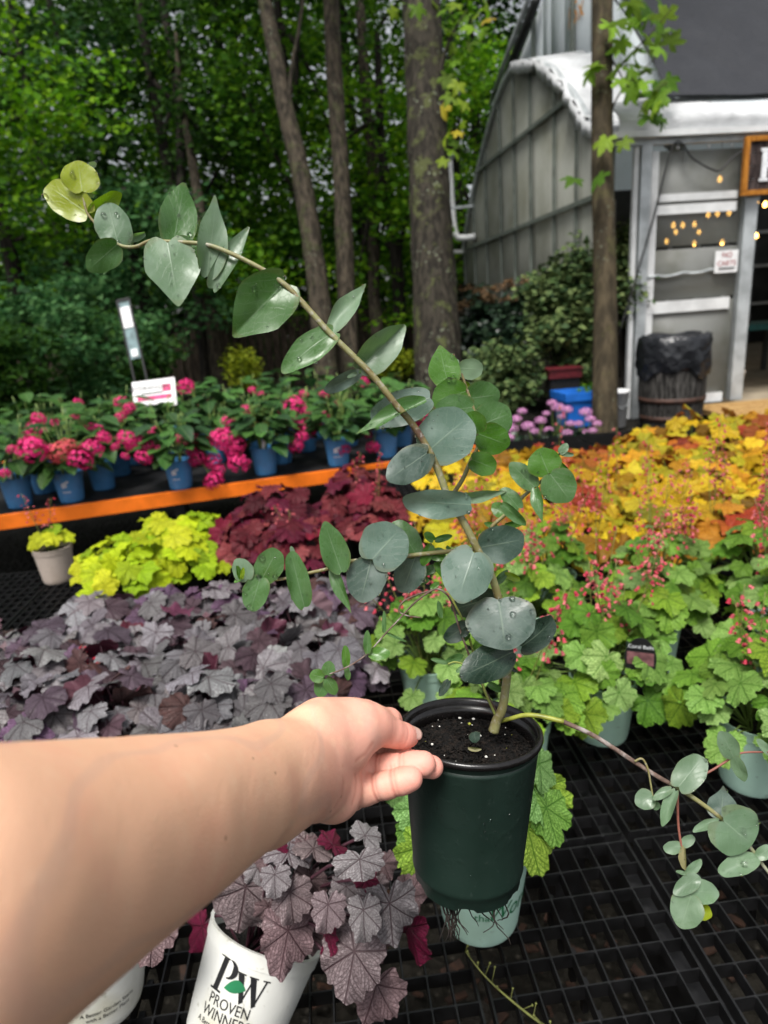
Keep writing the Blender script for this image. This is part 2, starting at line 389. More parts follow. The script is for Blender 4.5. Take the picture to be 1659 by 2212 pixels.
def mat_pot(name, col, dirt, amt):
    q = NT(name); o = q.objc(); n = q.noise(14, 5, o); n2 = q.noise(70, 4, o)
    c = q.mix(q.math('MULTIPLY', q.smooth(n, .42, .75), amt), col, dirt)
    c = q.mix(q.math('MULTIPLY', q.smooth(n2, .62, .72), .5), c, [x * .6 for x in dirt])
    q.P(Base_Color=c, Roughness=.42, Specular_IOR_Level=.45); q.bump(q.noise(18, 4, o), .35, .004); return q.m
M['potwhite'] = mat_pot('dirty_white_plastic', (.66, .66, .62), (.44, .42, .30), .7)
M['potmint'] = mat_pot('mint_green_plastic', (.45, .66, .55), (.30, .43, .33), .5)
M['potblue'] = mat_pot('blue_plastic', (.075, .27, .56), (.05, .17, .38), .5)
M['potbeige'] = mat_pot('beige_plastic', (.50, .42, .36), (.35, .27, .2), .4)
M['ink'] = plain('black_ink', (.008, .008, .009), .5, .1)
M['ink_g'] = plain('green_ink', (.012, .16, .06), .5, .2)
M['ink_red'] = plain('red_ink', (.35, .03, .03), .5, .2)
M['ink_w'] = plain('white_ink', (.82, .84, .86), .5, .1)
M['ink_pk'] = plain('pink_print', (.60, .04, .16), .5, .5, 40)
M['ink_pk2'] = plain('faded_photo_print', (.16, .07, .075), .5, .5, 60)
M['ink_or'] = plain('orange_paint', (.75, .27, .02), .5, .5, 20)
M['ink_teal'] = plain('teal_print', (.16, .24, .25), .5, .3)
M['card'] = plain('white_card', (.82, .82, .82), .45, .06)
M['grid'] = plain('black_bench_plastic', (.006, .006, .0065), .42, .5, 40, .5, .1)
M['mat'] = plain('black_ground_cloth', (.008, .008, .009), .7, .5, 200, .3, .3)
M['orange'] = plain('orange_steel', (.80, .17, .012), .38, .18, 8, .5, .05)
M['steel'] = plain('galvanised_steel', (.46, .49, .50), .42, .2, 6, .5, 0, .35)
M['white_alu'] = plain('white_aluminium', (.68, .69, .69), .4, .12, 5)
def mat_frost(name, tint, rough, tr, wash, dirt=(.20, .20, .13)):
    q = NT(name); g = q.geo(); n = q.noise(1.6, 4, g); n2 = q.noise(8, 4, g)
    c = q.mix(q.math('MULTIPLY', q.smooth(n, .4, .75), .6), tint, dirt)
    q.P(Base_Color=c, Roughness=rough, Specular_IOR_Level=.5)
    q.set(q.b.inputs['Roughness'], q.math('ADD', rough - .1, q.math('MULTIPLY', n2, .25)))
    t = q.t.nodes.new('ShaderNodeBsdfTranslucent'); q.set(t.inputs[0], c)
    p = q.t.nodes.new('ShaderNodeBsdfTransparent'); q.set(p.inputs[0], [min(1, x * 1.3) for x in tint] + [1])
    a = q.t.nodes.new('ShaderNodeMixShader'); a.inputs[0].default_value = wash
    q.t.links.new(q.b.outputs[0], a.inputs[1]); q.t.links.new(t.outputs[0], a.inputs[2])
    b = q.t.nodes.new('ShaderNodeMixShader'); b.inputs[0].default_value = tr
    q.t.links.new(a.outputs[0], b.inputs[1]); q.t.links.new(p.outputs[0], b.inputs[2]); q.t.links.new(b.outputs[0], q.o.inputs['Surface'])
    return q.m
M['frost'] = mat_frost('frosted_polycarbonate', (.46, .47, .42), .34, .05, .4)
M['film'] = mat_frost('clear_film', (.55, .56, .54), .42, .45, .45)
M['film_blue'] = mat_frost('pale_blue_film', (.76, .82, .85), .5, .0, .35, (.66, .72, .74))
def mat_plastic():
    q = NT('white_plastic_sheet'); g = q.geo(); q.P(Base_Color=q.mix(q.smooth(q.noise(3, 4, g), .4, .7), (.66, .67, .68), (.50, .51, .52)), Roughness=.3)
    q.bump(q.noise(3.5, 3, g), .5, .06); return q.m
M['sheet'] = mat_plastic()
def mat_shade():
    q = NT('black_shade_cloth'); g = q.geo(); w = q.n('ShaderNodeTexWave'); q.t.links.new(g, w.inputs['Vector']); w.inputs['Scale'].default_value = .8; w.inputs['Distortion'].default_value = 3
    c = q.mix(q.noise(2.5, 4, g), (.009, .010, .014), (.022, .024, .030)); q.P(Base_Color=c, Roughness=.65, Specular_IOR_Level=.4)
    q.bump(q.noise(2.2, 4, g), .5, .08); return q.m
M['shade'] = mat_shade()
def mat_bark(name, dark, light, lichen=None, amt=.0, sc=1.0):
    q = NT(name); g = q.geo(); mp = q.n('ShaderNodeMapping'); q.t.links.new(g, mp.inputs[0]); mp.inputs['Scale'].default_value = (14 * sc, 14 * sc, 2.2 * sc)
    n = q.noise(1.6, 6, mp.outputs[0]); n2 = q.noise(9, 4, g)
    c = q.mix(q.smooth(n, .35, .68), dark, light)
    if lichen:
        l = q.math('MULTIPLY', q.smooth(q.noise(5.5, 6, g, .7), .54, .62), amt); c = q.mix(l, c, lichen)
        sp = q.smooth(q.vor(17, g), .30, .16); c = q.mix(q.math('MULTIPLY', q.math('MULTIPLY', sp, amt), q.smooth(q.noise(2.2, 2, g), .48, .66)), c, (.17, .19, .13))
    q.P(Base_Color=c, Roughness=.85, Specular_IOR_Level=.2); q.bump(q.math('ADD', n, q.math('MULTIPLY', n2, .3)), .8, .03); return q.m
M['bark_big'] = mat_bark('lichened_bark', (.013, .011, .008), (.048, .041, .030), (.075, .085, .03), .9)
M['bark'] = mat_bark('grey_brown_bark', (.016, .013, .009), (.075, .060, .042), (.05, .06, .02), .5)
M['bark_smooth'] = mat_bark('smooth_brown_bark', (.028, .022, .013), (.075, .058, .034), (.085, .08, .03), .4, .7)
M['bark_dark'] = mat_bark('dark_bark', (.010, .008, .007), (.035, .03, .023))
M['barrel'] = mat_bark('weathered_oak', (.012, .011, .010), (.085, .08, .074), None, 0, 2.0)
M['rust'] = plain('rusty_hoop', (.05, .022, .014), .65, .5, 20)
def mat_bag():
    q = NT('black_bin_bag'); g = q.geo(); q.P(Base_Color=(.012, .013, .016), Roughness=.24, Specular_IOR_Level=.6)
    q.bump(q.math('ADD', q.noise(9, 5, g), q.math('MULTIPLY', q.vor(11, g), .5)), .9, .028); return q.m
M['bag'] = mat_bag()
M['fence'] = mat_bark('weathered_fence_board', (.035, .026, .02), (.11, .085, .062), None, 0, 1.4)
M['woodframe'] = mat_bark('golden_wood_frame', (.36, .13, .018), (.55, .23, .035), None, 0, 2.5)
M['signwood'] = mat_bark('dark_stained_boards', (.02, .014, .014), (.10, .075, .07), None, 0, 2.0)
M['deck'] = mat_bark('tan_deck_board', (.30, .17, .06), (.44, .28, .11), None, 0, 1.0)
M['teal'] = plain('teal_bench', (.03, .16, .16), .5)
M['tub_blue'] = plain('blue_tub_plastic', (.015, .14, .55), .4, .15, 6)
M['redtray'] = plain('red_plastic', (.09, .006, .010), .5)
M['cable'] = plain('black_cable', (.012, .012, .012), .5)
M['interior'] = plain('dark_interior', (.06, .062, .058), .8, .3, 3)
M['concrete'] = plain('tan_concrete', (.30, .25, .18), .75, .25, 4, .3, .3)
M['chip'] = plain('wood_chip', (.04, .018, .010), .8, .6, 60)
q = NT('glowing_bulb'); q.P(Base_Color=(.9, .6, .2), Emission_Color=(1, .52, .12), Emission_Strength=4.5); M['bulb'] = q.m
q = NT('water_drop'); q.P(Base_Color=(1, 1, 1), Roughness=.02, IOR=1.33, Transmission_Weight=1.0); M['water'] = q.m
def mat_ground():
    q = NT('mulch_ground'); g = q.geo(); n = q.noise(6, 6, g, .65); v = q.vor(34, g); n2 = q.noise(.6, 3, g)
    c = q.ramp(n, [(.3, (.004, .003, .003)), (.5, (.014, .011, .009)), (.7, (.035, .030, .026))])
    c = q.mix(q.smooth(v, .28, .05), c, (.055, .048, .040)); c = q.mix(q.math('MULTIPLY', n2, .3), c, (.02, .025, .012))
    q.P(Base_Color=c, Roughness=.9, Specular_IOR_Level=.2); q.bump(q.math('ADD', n, v), .9, .03); return q.m
M['ground'] = mat_ground()

# ================================================================== SETTING
def ground():
    n = 60; xs = np.sign(np.linspace(-1, 1, n)) * np.abs(np.linspace(-1, 1, n)) ** 2.2 * 130
    v = [(x, y + 20, .03 * math.sin(x * 1.7) * math.cos(y * 1.3) - .03 - (.02 if abs(x) > 20 else 0)) for y in xs for x in xs]
    f = [(j * n + i, j * n + i + 1, (j + 1) * n + i + 1, (j + 1) * n + i) for j in range(n - 1) for i in range(n - 1)]
    tag(ob('ground', meshdata('ground', v, f, M['ground'], True)), kind='structure')
ground()

# ---- greenhouse: local axes, a along the front wall (to the right), b away from the viewer
G0 = np.array([2.55, 7.22]); E1 = np.array([.9936, .113]); E1 /= np.linalg.norm(E1); E2 = np.array([-E1[1], E1[0]])
def G(a, b, z): p = G0 + E1 * a + E2 * b; return Vector((p[0], p[1], z))
def sheet(P, Q, mat, name, parent, thick=.01, nrm=None, k=1):
    """a thin slab between two polylines of equal length"""
    m = MB(); n = len(P); v = []
    for off in (0, thick):
        for i in range(n):
            d = (nrm if nrm is not None else Vector((0, 0, 1))) * off
            v.append(P[i] + d); v.append(Q[i] + d)
    f = []
    for i in range(n - 1):
        f.append((2 * i, 2 * i + 1, 2 * i + 3, 2 * i + 2)); o = 2 * n
        f.append((o + 2 * i, o + 2 * i + 2, o + 2 * i + 3, o + 2 * i + 1))
        f.append((2 * i, 2 * i + 2, o + 2 * i + 2, o + 2 * i)); f.append((2 * i + 1, o + 2 * i + 1, o + 2 * i + 3, 2 * i + 3))
    f.append((0, o, o + 1, 1)); f.append((2 * n - 2, 2 * n - 1, o + 2 * n - 1, o + 2 * n - 2))
    m.add(v, f); return m.build(name, mat, parent, True, True)
ARCH = [(0, 2.76), (.57, 3.06), (1.05, 3.46), (1.6, 3.85), (2.0, 4.04), (2.37, 4.17), (2.75, 4.28), (3.1, 4.32), (3.42, 4.28), (3.73, 4.17), (4.1, 3.98), (4.5, 3.73), (5.0, 3.36), (5.43, 3.0), (5.8, 2.6), (6.05, 2.25)]
ARCH2 = [(0, 2.95), (.25, 3.15), (.8, 3.7), (1.5, 4.4), (2.3, 5.05), (3.1, 5.5), (3.6, 5.56), (3.91, 5.43), (5.18, 4.95), (5.95, 4.6), (6.9, 3.95), (8.0, 3.1), (8.7, 2.4)]
def arch_z(arch, b): return float(np.interp(b, [p[0] for p in arch], [p[1] for p in arch]))
def greenhouse():
    g = empty('greenhouse', G(0, 0, 0), 'large arched greenhouse with frosted end wall and black shade cloth roof', 'greenhouse')
    W_ = 9.0
    # end wall: one pane between each pair of studs
    studs = [0.05, .94, 1.6, 2.43, 3.1, 3.76, 4.54, 5.3, 6.02]
    for i in range(len(studs) - 1):
        b0, b1 = studs[i] + .015, studs[i + 1] - .015; k = 5
        P = [G(0, b0 + (b1 - b0) * t / k, .02) for t in range(k + 1)]
        Q = [G(0, b0 + (b1 - b0) * t / k, arch_z(ARCH, b0 + (b1 - b0) * t / k) - .03) for t in range(k + 1)]
        sheet(P, Q, M['frost'], 'pane', g, .012, Vector((E1[0], E1[1], 0)))
    for b in studs:
        z = arch_z(ARCH, b) - .02
        MB().beam(G(-.015, b, 0), G(-.015, b, z), .024, .04, Vector((E1[0], E1[1], 0))).build('stud', M['steel_dark'], g, False, True)
    for z, b0, b1 in ((2.3, .05, 6.03), (3.42, 1.05, 4.92), (1.0, .05, 6.02)):
        MB().beam(G(-.03, b0, z), G(-.03, b1, z), .04, .05).build('rail', M['steel_dark'], g, False, True)
    for (b0, z0), (b1, z1) in (((.94, 3.33), (2.43, 4.17)),):
        MB().beam(G(-.035, b0, z0), G(-.035, b1, z1), .03, .04).build('brace', M['steel_dark'], g, False, True)
    m = MB().tube([G(-.03, b, z) for b, z in ARCH], .04, 8); m.build('arch_hoop', M['steel'], g, True, True)
    # ruffled white plastic along the front half of the low arch
    n = 26; P = []; Q = []
    for i in range(n):
        b = .02 + 2.95 * i / (n - 1); w = .05 * math.sin(i * 2.1) + .03 * math.sin(i * 5.3)
        P.append(G(-.10 + w * .5, b, arch_z(ARCH, b) + .02 + w * .4)); Q.append(G(.75, b + .1, arch_z(ARCH, b) + .10 + .05 * math.sin(i * 1.3)))
    sheet(P, Q, M['sheet'], 'plastic_fold', g, .01)
    for j, (b0, dz) in enumerate(((.35, -.12), (1.2, -.10), (2.1, -.08))):
        PP = []; QQ = []
        for i in range(12):
            b = b0 + .8 * i / 11; z = arch_z(ARCH, b); w = .03 * math.sin(i * 2.7 + j)
            PP.append(G(-.11 + w, b, z + .03)); QQ.append(G(-.09 - w, b + .02, z + dz * (.5 + .5 * math.sin(math.pi * i / 11)) - .04))
        sheet(PP, QQ, M['sheet'], 'plastic_fold', g, .008, Vector((-E1[0], -E1[1], 0)))
    # rear, higher end wall set back
    k = len(ARCH2); low = [arch_z(ARCH, min(b, 6.05)) - .25 if b < 6.0 else 2.2 for b, z in ARCH2]
    P = [G(.72, b, max(0.1, l)) for (b, z), l in zip(ARCH2, low)]; Q = [G(.72, b, z) for b, z in ARCH2]
    for i in range(k - 1): sheet(P[i:i + 2], Q[i:i + 2], M['film_blue'], 'film_panel', g, .01, Vector((E1[0], E1[1], 0)))
    for b in (2.75, 4.2): MB().beam(G(.68, b, 3.0), G(.68, b, arch_z(ARCH2, b)), .05, .06, Vector((E1[0], E1[1], 0))).build('stud', M['steel_dark'], g, False, True)
    MB().tube([G(.62, b, z) for b, z in ARCH2[7:10]], .07, 8).build('roof_edge', M['cable'], g, True, True)
    MB().tube([G(.56, b + .12, z + .1) for b, z in ARCH2[7:10]], .04, 8).build('roof_edge', M['steel'], g, True, True)
    # roof and its shade cloth
    P = [G(.74, b, z + .02) for b, z in ARCH2]; Q = [G(W_, b, z + .02) for b, z in ARCH2]
    sheet(P, Q, M['film_blue'], 'roof', g, .02)
    A = [(b, z) for b, z in ARCH2 if .2 < b < 6.5]
    A = [(.13, 3.05)] + A
    nb = 14; v = []; f = []
    for i in range(nb + 1):
        a = .12 + (W_ - .12) * (i / nb)
        for j, (b, z) in enumerate(A): v.append(G(a + (.95 * (j / (len(A) - 1)) ** .35 if i == 0 else 0), b - .06, z + .07 + .012 * math.sin(i * 2.3 + j)))
    k = len(A)
    f = [(i * k + j, (i + 1) * k + j, (i + 1) * k + j + 1, i * k + j + 1) for i in range(nb) for j in range(k - 1)]
    m = MB().add(v, f); m.add([Vector(p) + Vector((0, 0, -.01)) for p in v], [tuple(reversed(q)) for q in f]); m.build('shade_cloth', M['shade'], g, True, True)
    # white plastic eave strip, gutter, header
    n = 40; v = []; prof = [(-.06, 2.80), (-.09, 2.86), (-.07, 2.93), (-.0, 3.0), (.12, 3.08), (.2, 3.13)]
    for i in range(n):
        a = -.02 + W_ * i / (n - 1)
        for j, (b, z) in enumerate(prof): v.append(G(a, b + .012 * math.sin(i * 1.9 + j * .6), z + .012 * math.sin(i * 1.3 + j)))
    k = len(prof); f = [(i * k + j, (i + 1) * k + j, (i + 1) * k + j + 1, i * k + j + 1) for i in range(n - 1) for j in range(k - 1)]
    m = MB().add(v, f); m.add([Vector(p) + Vector((0, .012, -.012)) for p in v], [tuple(reversed(q)) for q in f]); m.build('eave_plastic', M['sheet'], g, True, True)
    MB().beam(G(-.22, -.08, 2.76), G(W_, -.08, 2.76), .10, .055).build('gutter', M['white_alu'], g, False, True)
    MB().beam(G(-.22, -.02, 2.70), G(W_, -.02, 2.70), .06, .05).build('header', M['steel'], g, False, True)
    # front wall posts and film panels with the rails behind them
    MB().beam(G(.29, -.01, -.02), G(.29, -.01, 2.67), .10, .11, Vector((0, 1, 0))).build('post', M['steel'], g, False, True)
    MB().beam(G(.20, .0, -.02), G(.20, .0, 2.67), .045, .06, Vector((0, 1, 0))).build('post', M['white_alu'], g, False, True)
    MB().beam(G(1.44, -.02, .09), G(1.44, -.02, 2.3), .13, .11, Vector((0, 1, 0))).build('post', M['steel'], g, False, True)
    for z0, z1 in ((.12, 1.17), (1.20, 1.70), (1.73, 2.62)):
        sheet([G(.36, 0, z0), G(1.36, 0, z0)], [G(.36, 0, z1), G(1.36, 0, z1)], M['film'], 'film_panel', g, .008, Vector((E2[0], E2[1], 0)))
    for z, h in ((2.19, .07), (2.08, .09), (1.13, .12), (.13, .10)):
        MB().beam(G(.38, -.016, z), G(1.30, -.016, z), .02, h).build('rail', M['white_alu'], g, False, True)
    MB().beam(G(.40, -.013, .1), G(.40, -.013, 2.62), .07, .018, Vector((0, 1, 0))).build('stile', M['white_alu'], g, False, True)
    # slumped roll of clear film inside the panel
    P = []; Q = []
    for i in range(14):
        t = i / 13; z = 1.62 - .22 * math.sin(math.pi * t) + .1 * max(0, t - .6)
        P.append(G(.42 + .9 * t, .03, z - .07)); Q.append(G(.42 + .9 * t, .04, z + .05))
    sheet(P, Q, M['sheet'], 'film_roll', g, .01, Vector((E2[0], E2[1], 0)))
    MB().tube([G(.36 + i * .1, -.02, 1.435 + .004 * i + .012 * math.sin(i * 2)) for i in range(11)], .016, 6).build('pull_wire', M['steel'], g, True, True)
    for a in (.62, .95, 1.2): MB().ball(G(a, -.03, 2.64), .018).build('clip', M['white_alu'], g, True, True)
    # door side beyond the opening, interior
    sheet([G(2.6, 0, 0), G(W_, 0, 0)], [G(2.6, 0, 2.7), G(W_, 0, 2.7)], M['film'], 'film_panel', g, .008, Vector((E2[0], E2[1], 0)))
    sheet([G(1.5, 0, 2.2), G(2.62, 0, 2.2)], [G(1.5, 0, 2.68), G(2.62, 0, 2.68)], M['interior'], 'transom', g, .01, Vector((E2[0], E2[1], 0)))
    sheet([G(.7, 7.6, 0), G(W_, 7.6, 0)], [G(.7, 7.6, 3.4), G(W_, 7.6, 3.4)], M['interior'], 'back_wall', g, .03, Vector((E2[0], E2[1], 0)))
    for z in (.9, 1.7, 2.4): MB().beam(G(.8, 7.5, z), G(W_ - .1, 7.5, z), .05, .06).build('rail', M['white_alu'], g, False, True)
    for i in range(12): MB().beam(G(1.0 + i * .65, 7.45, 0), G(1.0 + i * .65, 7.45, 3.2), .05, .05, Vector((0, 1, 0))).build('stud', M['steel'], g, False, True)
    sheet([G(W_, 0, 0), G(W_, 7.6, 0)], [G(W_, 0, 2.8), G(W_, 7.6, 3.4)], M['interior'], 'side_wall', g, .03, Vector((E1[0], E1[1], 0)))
    # overflow pipe on the far corner
    v0 = [G(-.35, 5.55, 3.75), G(-.35, 5.45, 2.9), G(-.33, 5.35, 2.5), G(-.2, 5.3, 2.44), G(-.02, 5.2, 2.44)]
    MB().tube(spline(v0, 5), .055, 10).build('drain_pipe', M['white_alu'], g, True, True)
    MB().tube([G(-.35, 5.55, 3.74), G(-.35, 5.56, 3.86)], .08, 10).build('pipe_collar', M['steel'], g, True, True)
    MB().beam(G(-.38, 5.42, 2.95), G(0, 5.3, 2.95), .03, .04).build('bracket', M['steel'], g, False, True)
    MB().beam(G(-.35, 6.02, 2.28), G(.1, 6.02, 2.28), .08, .06).build('gutter', M['white_alu'], g, False, True)
    # orange mark sprayed on the rear end wall
    tv, tf = text_mesh('15x', .36)
    m = MB().add([G(.70, 2.72 - p.x * 1.0, 4.70 + p.y) for p in tv], tf); m.build('painted_mark', M['ink_or'], g, False, True)
M['steel_dark'] = plain('dark_steel', (.15, .17, .15), .5, .25, 6, .5, 0, .2)
greenhouse()
fl = MB().add([G(.1, .02, .03), G(9, .02, .03), G(9, 7.6, .03), G(.1, 7.6, .03)], [(0, 1, 2, 3)]).build('floor', M['concrete']); tag(fl, kind='structure')
# deck step in front of the door
dk = empty('deck_step', G(1.9, -.5, 0), 'tan wooden step in front of the greenhouse door', 'step')
for i in range(6):
    MB().box((0, 0, 0), (3.4, .135, .05)).build('plank', M['deck'], dk, M=Matrix.Translation(Vector((.6, -.40 + i * .142, .06 + .002 * (i % 2)))) @ Matrix.Rotation(math.atan2(E1[1], E1[0]), 4, 'Z'))
for i in (-.8, .6, 2.0): MB().box((0, 0, 0), (.06, .82, .04)).build('bearer', M['deck'], dk, M=Matrix.Translation((i, -.05 + i * .1, .014)))
# things at the door
def door_sign():
    s = empty('shop_sign', G(1.27, -.12, 2.15), 'dark wooden sign with orange frame and white letter over the greenhouse door', 'sign')
    a0, a1, z0, z1, b = 1.27, 2.75, 2.16, 2.69, -.12
    for i in range(4):
        h = (z1 - z0 - .06) / 4
        MB().beam(G(a0 + .03, b, z0 + .03 + h * (i + .5)), G(a1 - .03, b, z0 + .03 + h * (i + .5)), .022, h - .006).build('board', M['signwood'], s, False, True)
    for p, q in ((G(a0, b - .01, z0 + .02), G(a1, b - .01, z0 + .02)), (G(a0, b - .01, z1 - .02), G(a1, b - .01, z1 - .02))): MB().beam(p, q, .045, .045).build('frame_rail', M['woodframe'], s, False, True)
    for a in (a0 + .02, a1 - .02): MB().beam(G(a, b - .012, z0 + .04), G(a, b - .012, z1 - .04), .045, .05, Vector((0, 1, 0))).build('frame_stile', M['woodframe'], s, False, True)
    m = MB()   # slab-serif H
    def blk(x0, x1, y0, y1): m.beam(G(a0 + .19 + x0, b - .022, 2.43 + (y0 + y1) / 2), G(a0 + .19 + x1, b - .022, 2.43 + (y0 + y1) / 2), .008, y1 - y0)
    for x in (0, .13): blk(x, x + .06, -.12, .12); blk(x - .018, x + .078, .124, .15); blk(x - .018, x + .078, -.15, -.124)
    blk(.062, .128, -.025, .025)
    m.build('lettering', M['ink_w'], s, False, True)
door_sign()
def cart_sign():
    s = empty('notice_sign', G(1.2, -.06, 1.5), 'small white notice with red words on the greenhouse door panel', 'sign')
    MB().beam(G(1.09, -.045, 1.545), G(1.345, -.045, 1.545), .008, .22).build('plate', M['card'], s, False, True)
    MB().beam(G(1.13, -.0535, 1.478), G(1.31, -.0535, 1.478), .003, .012).build('printed_line', M['ink'], s, False, True)
    for t, sz, z, mt in (('NO', .075, 1.585, 'ink_red'), ('CARTS', .07, 1.505, 'ink_red')):
        v, f = text_mesh(t, sz); MB().add([G(1.218 + p.x, -.0535, z + p.y) for p in v], f).build('lettering', M[mt], s, False, True)
cart_sign()
def barrel():
    c = on(1447, 915, 0); c.z = 0
    t = empty('barrel_bin', c, 'weathered oak half barrel bin lined with a black bag', 'bin')
    def rr(z): return .27 + .045 * math.sin(math.pi * min(1, max(0, (z + .05) / .95)))
    n = 20
    for k in range(n):
        a0, a1 = 2 * math.pi * (k + .04) / n, 2 * math.pi * (k + .96) / n; v = []
        for z in np.linspace(.0, .78, 7):
            r = rr(z); jit = .002 * (k % 3)
            for a in (a0, a1): v.append(((r + jit) * math.cos(a), (r + jit) * math.sin(a), z))
            for a in (a0, a1): v.append(((r - .025) * math.cos(a), (r - .025) * math.sin(a), z))
        f = []
        for i in range(6):
            o = i * 4; f += [(o, o + 1, o + 5, o + 4), (o + 2, o + 6, o + 7, o + 3), (o, o + 4, o + 6, o + 2), (o + 1, o + 3, o + 7, o + 5)]
        f += [(0, 2, 3, 1), (24, 25, 27, 26)]
        ob('stave', meshdata('stave', v, f, M['barrel']), t)
    for z in (.06, .24, .56, .72):
        r0, r1 = rr(z) + .004, rr(z + .05) + .004
        MB().lathe([(r0, z), (r0 + .004, z), (r1 + .004, z + .05), (r1, z + .05)], 40, closed=True).build('hoop', M['rust'], t, True)
    prof = []; v = []; n = 48
    rows = [(.33, .52), (.345, .6), (.34, .7), (.335, .8), (.325, .865), (.30, .885), (.26, .86), (.2, .7), (.05, .5)]
    for i, (r, z) in enumerate(rows):
        for k in range(n):
            a = 2 * math.pi * k / n
            rj = r + (.012 * math.sin(a * 9 + i) + .008 * math.sin(a * 17 + i * 2)) * (1 if i < 6 else .3)
            zj = z + (.05 * math.sin(a * 3 + 1) + .025 * math.sin(a * 7) if i == 0 else .012 * math.sin(a * 5 + i))
            v.append((rj * math.cos(a), rj * math.sin(a), zj))
    f = [(i * n + k, i * n + (k + 1) % n, (i + 1) * n + (k + 1) % n, (i + 1) * n + k) for i in range(len(rows) - 1) for k in range(n)]
    ob('bin_bag', meshdata('bin_bag', v, f, M['bag'], True), t)
barrel()
def lights():
    # bulbs hanging from cables inside the greenhouse
    pts = [(1404, 385, 1.5), (1555, 385, 1.4), (1455, 485, 2.6), (1475, 485, 2.4), (1500, 483, 2.5), (1530, 462, 1.9), (1550, 460, 2.1), (1575, 458, 2.0), (1440, 520, 3.2), (1500, 524, 3.6), (1560, 522, 3.4), (1620, 437, 2.2), (1632, 448, 2.0), (1634, 436, 2.6), (1612, 516, 3.8), (1634, 508, 3.5), (1653, 440, 2.4), (1510, 500, 4.0), (1460, 500, 3.9)]
    for i, (px, py, b) in enumerate(pts):
        r = ray(px, py); s = ((G0 + E2 * b) @ E2) / (r[:2] @ E2); p = Vector(CAMP + r * s)
        side = 'through the clear panel' if px < 1590 else 'in the open doorway'
        t = empty('hanging_bulb', p, 'glowing amber string-light bulb inside the greenhouse seen ' + side, 'light bulb', 'string bulbs seen ' + side)
        MB().lathe([(.001, -.05), (.022, -.035), (.028, -.012), (.02, .012), (.012, .03)], 10).build('glass', M['bulb'], t, True)
        MB().lathe([(.013, .03), (.013, .06), (.001, .065)], 8).build('socket', M['cable'], t, True)
        MB().tube([(0, 0, .06), (0, 0, .5)], .004, 5).build('cord', M['cable'], t)
    w = spline([G(-.0, -.16, .9), G(.33, -.10, 1.9), G(.55, -.08, 2.66), G(.75, -.1, 2.52), G(.95, -.1, 2.42), G(1.05, -.1, 2.41), G(1.15, -.1, 2.5), G(1.27, -.1, 2.58)], 6)
    c = MB().tube(w, .009, 6).build('power_cable', M['cable'], None, True); tag(c, 'black cable draped across the clear greenhouse panel', 'cable')
lights()
def inside_things():
    for i, (a, b, lab) in enumerate(((1.7, 2.4, 'teal display bench just inside the greenhouse doorway'), (2.2, 4.6, 'teal display bench at the back of the greenhouse'))):
        t = empty('display_bench', G(a + .8, b, 0), lab, 'bench', 'teal benches in the greenhouse')
        MB().beam(G(a, b, .72), G(a + 2.2, b, .72), .7, .09).build('top', M['teal'], t, False, True)
        for x in (.1, 2.1):
            for y in (-.3, .3): MB().beam(G(a + x, b + y, 0), G(a + x, b + y, .68), .06, .06, Vector((0, 1, 0))).build('leg', M['interior'], t, False, True)
    c = G(1.75, .45, .03)
    t = empty('umbrella_bucket', c, 'pale bucket with a dark pole leaning in the doorway', 'bucket')
    MB().lathe([(.001, 0), (.09, 0), (.115, .28), (.125, .28), (.125, .31), (.11, .31), (.08, .02), (.001, .02)], 20).build('bucket', M['potbeige'], t, True)
    MB().tube([(0, 0, .05), (.06, .05, .5), (.16, .06, .95)], [.04, .05, .02], 10).build('pole', M['cable'], t, True)
inside_things()

# ---- boards fence far behind
def fence():
    for nm, x0, x1, y0, y1, lab in (('l', -7.2, -.4, 13.2, 14.2, 'weathered board fence in the dark behind the left hydrangeas'), ('r', -.2, 4.2, 14.4, 14.9, 'weathered board fence between the tree trunks and the greenhouse')):
        t = empty('board_fence', ((x0 + x1) / 2, (y0 + y1) / 2, 0), lab, 'fence', 'board fences at the wood edge')
        n = int((x1 - x0) / .16)
        for k in range(n):
            x = x0 + (x1 - x0) * (k + .5) / n; y = y0 + (y1 - y0) * (k + .5) / n
            MB().box((0, 0, 0), (.14, .022, 1.4)).build('board', M['fence'], t, world=True, M=Matrix.Translation((x, y, .68 + random.uniform(-.02, .02))) @ Matrix.Rotation(.1 + random.uniform(-.02, .02), 4, 'Z'))
        for z in (.3, 1.1): MB().beam((x0, y0 + .05, z), (x1, y1 + .05, z), .04, .09).build('rail', M['fence'], t, False, True)
        for k in range(4):
            x = x0 + (x1 - x0) * k / 3; y = y0 + (y1 - y0) * k / 3
            MB().box((x, y + .1, .72), (.1, .1, 1.5)).build('post', M['fence'], t, False, True)
fence()

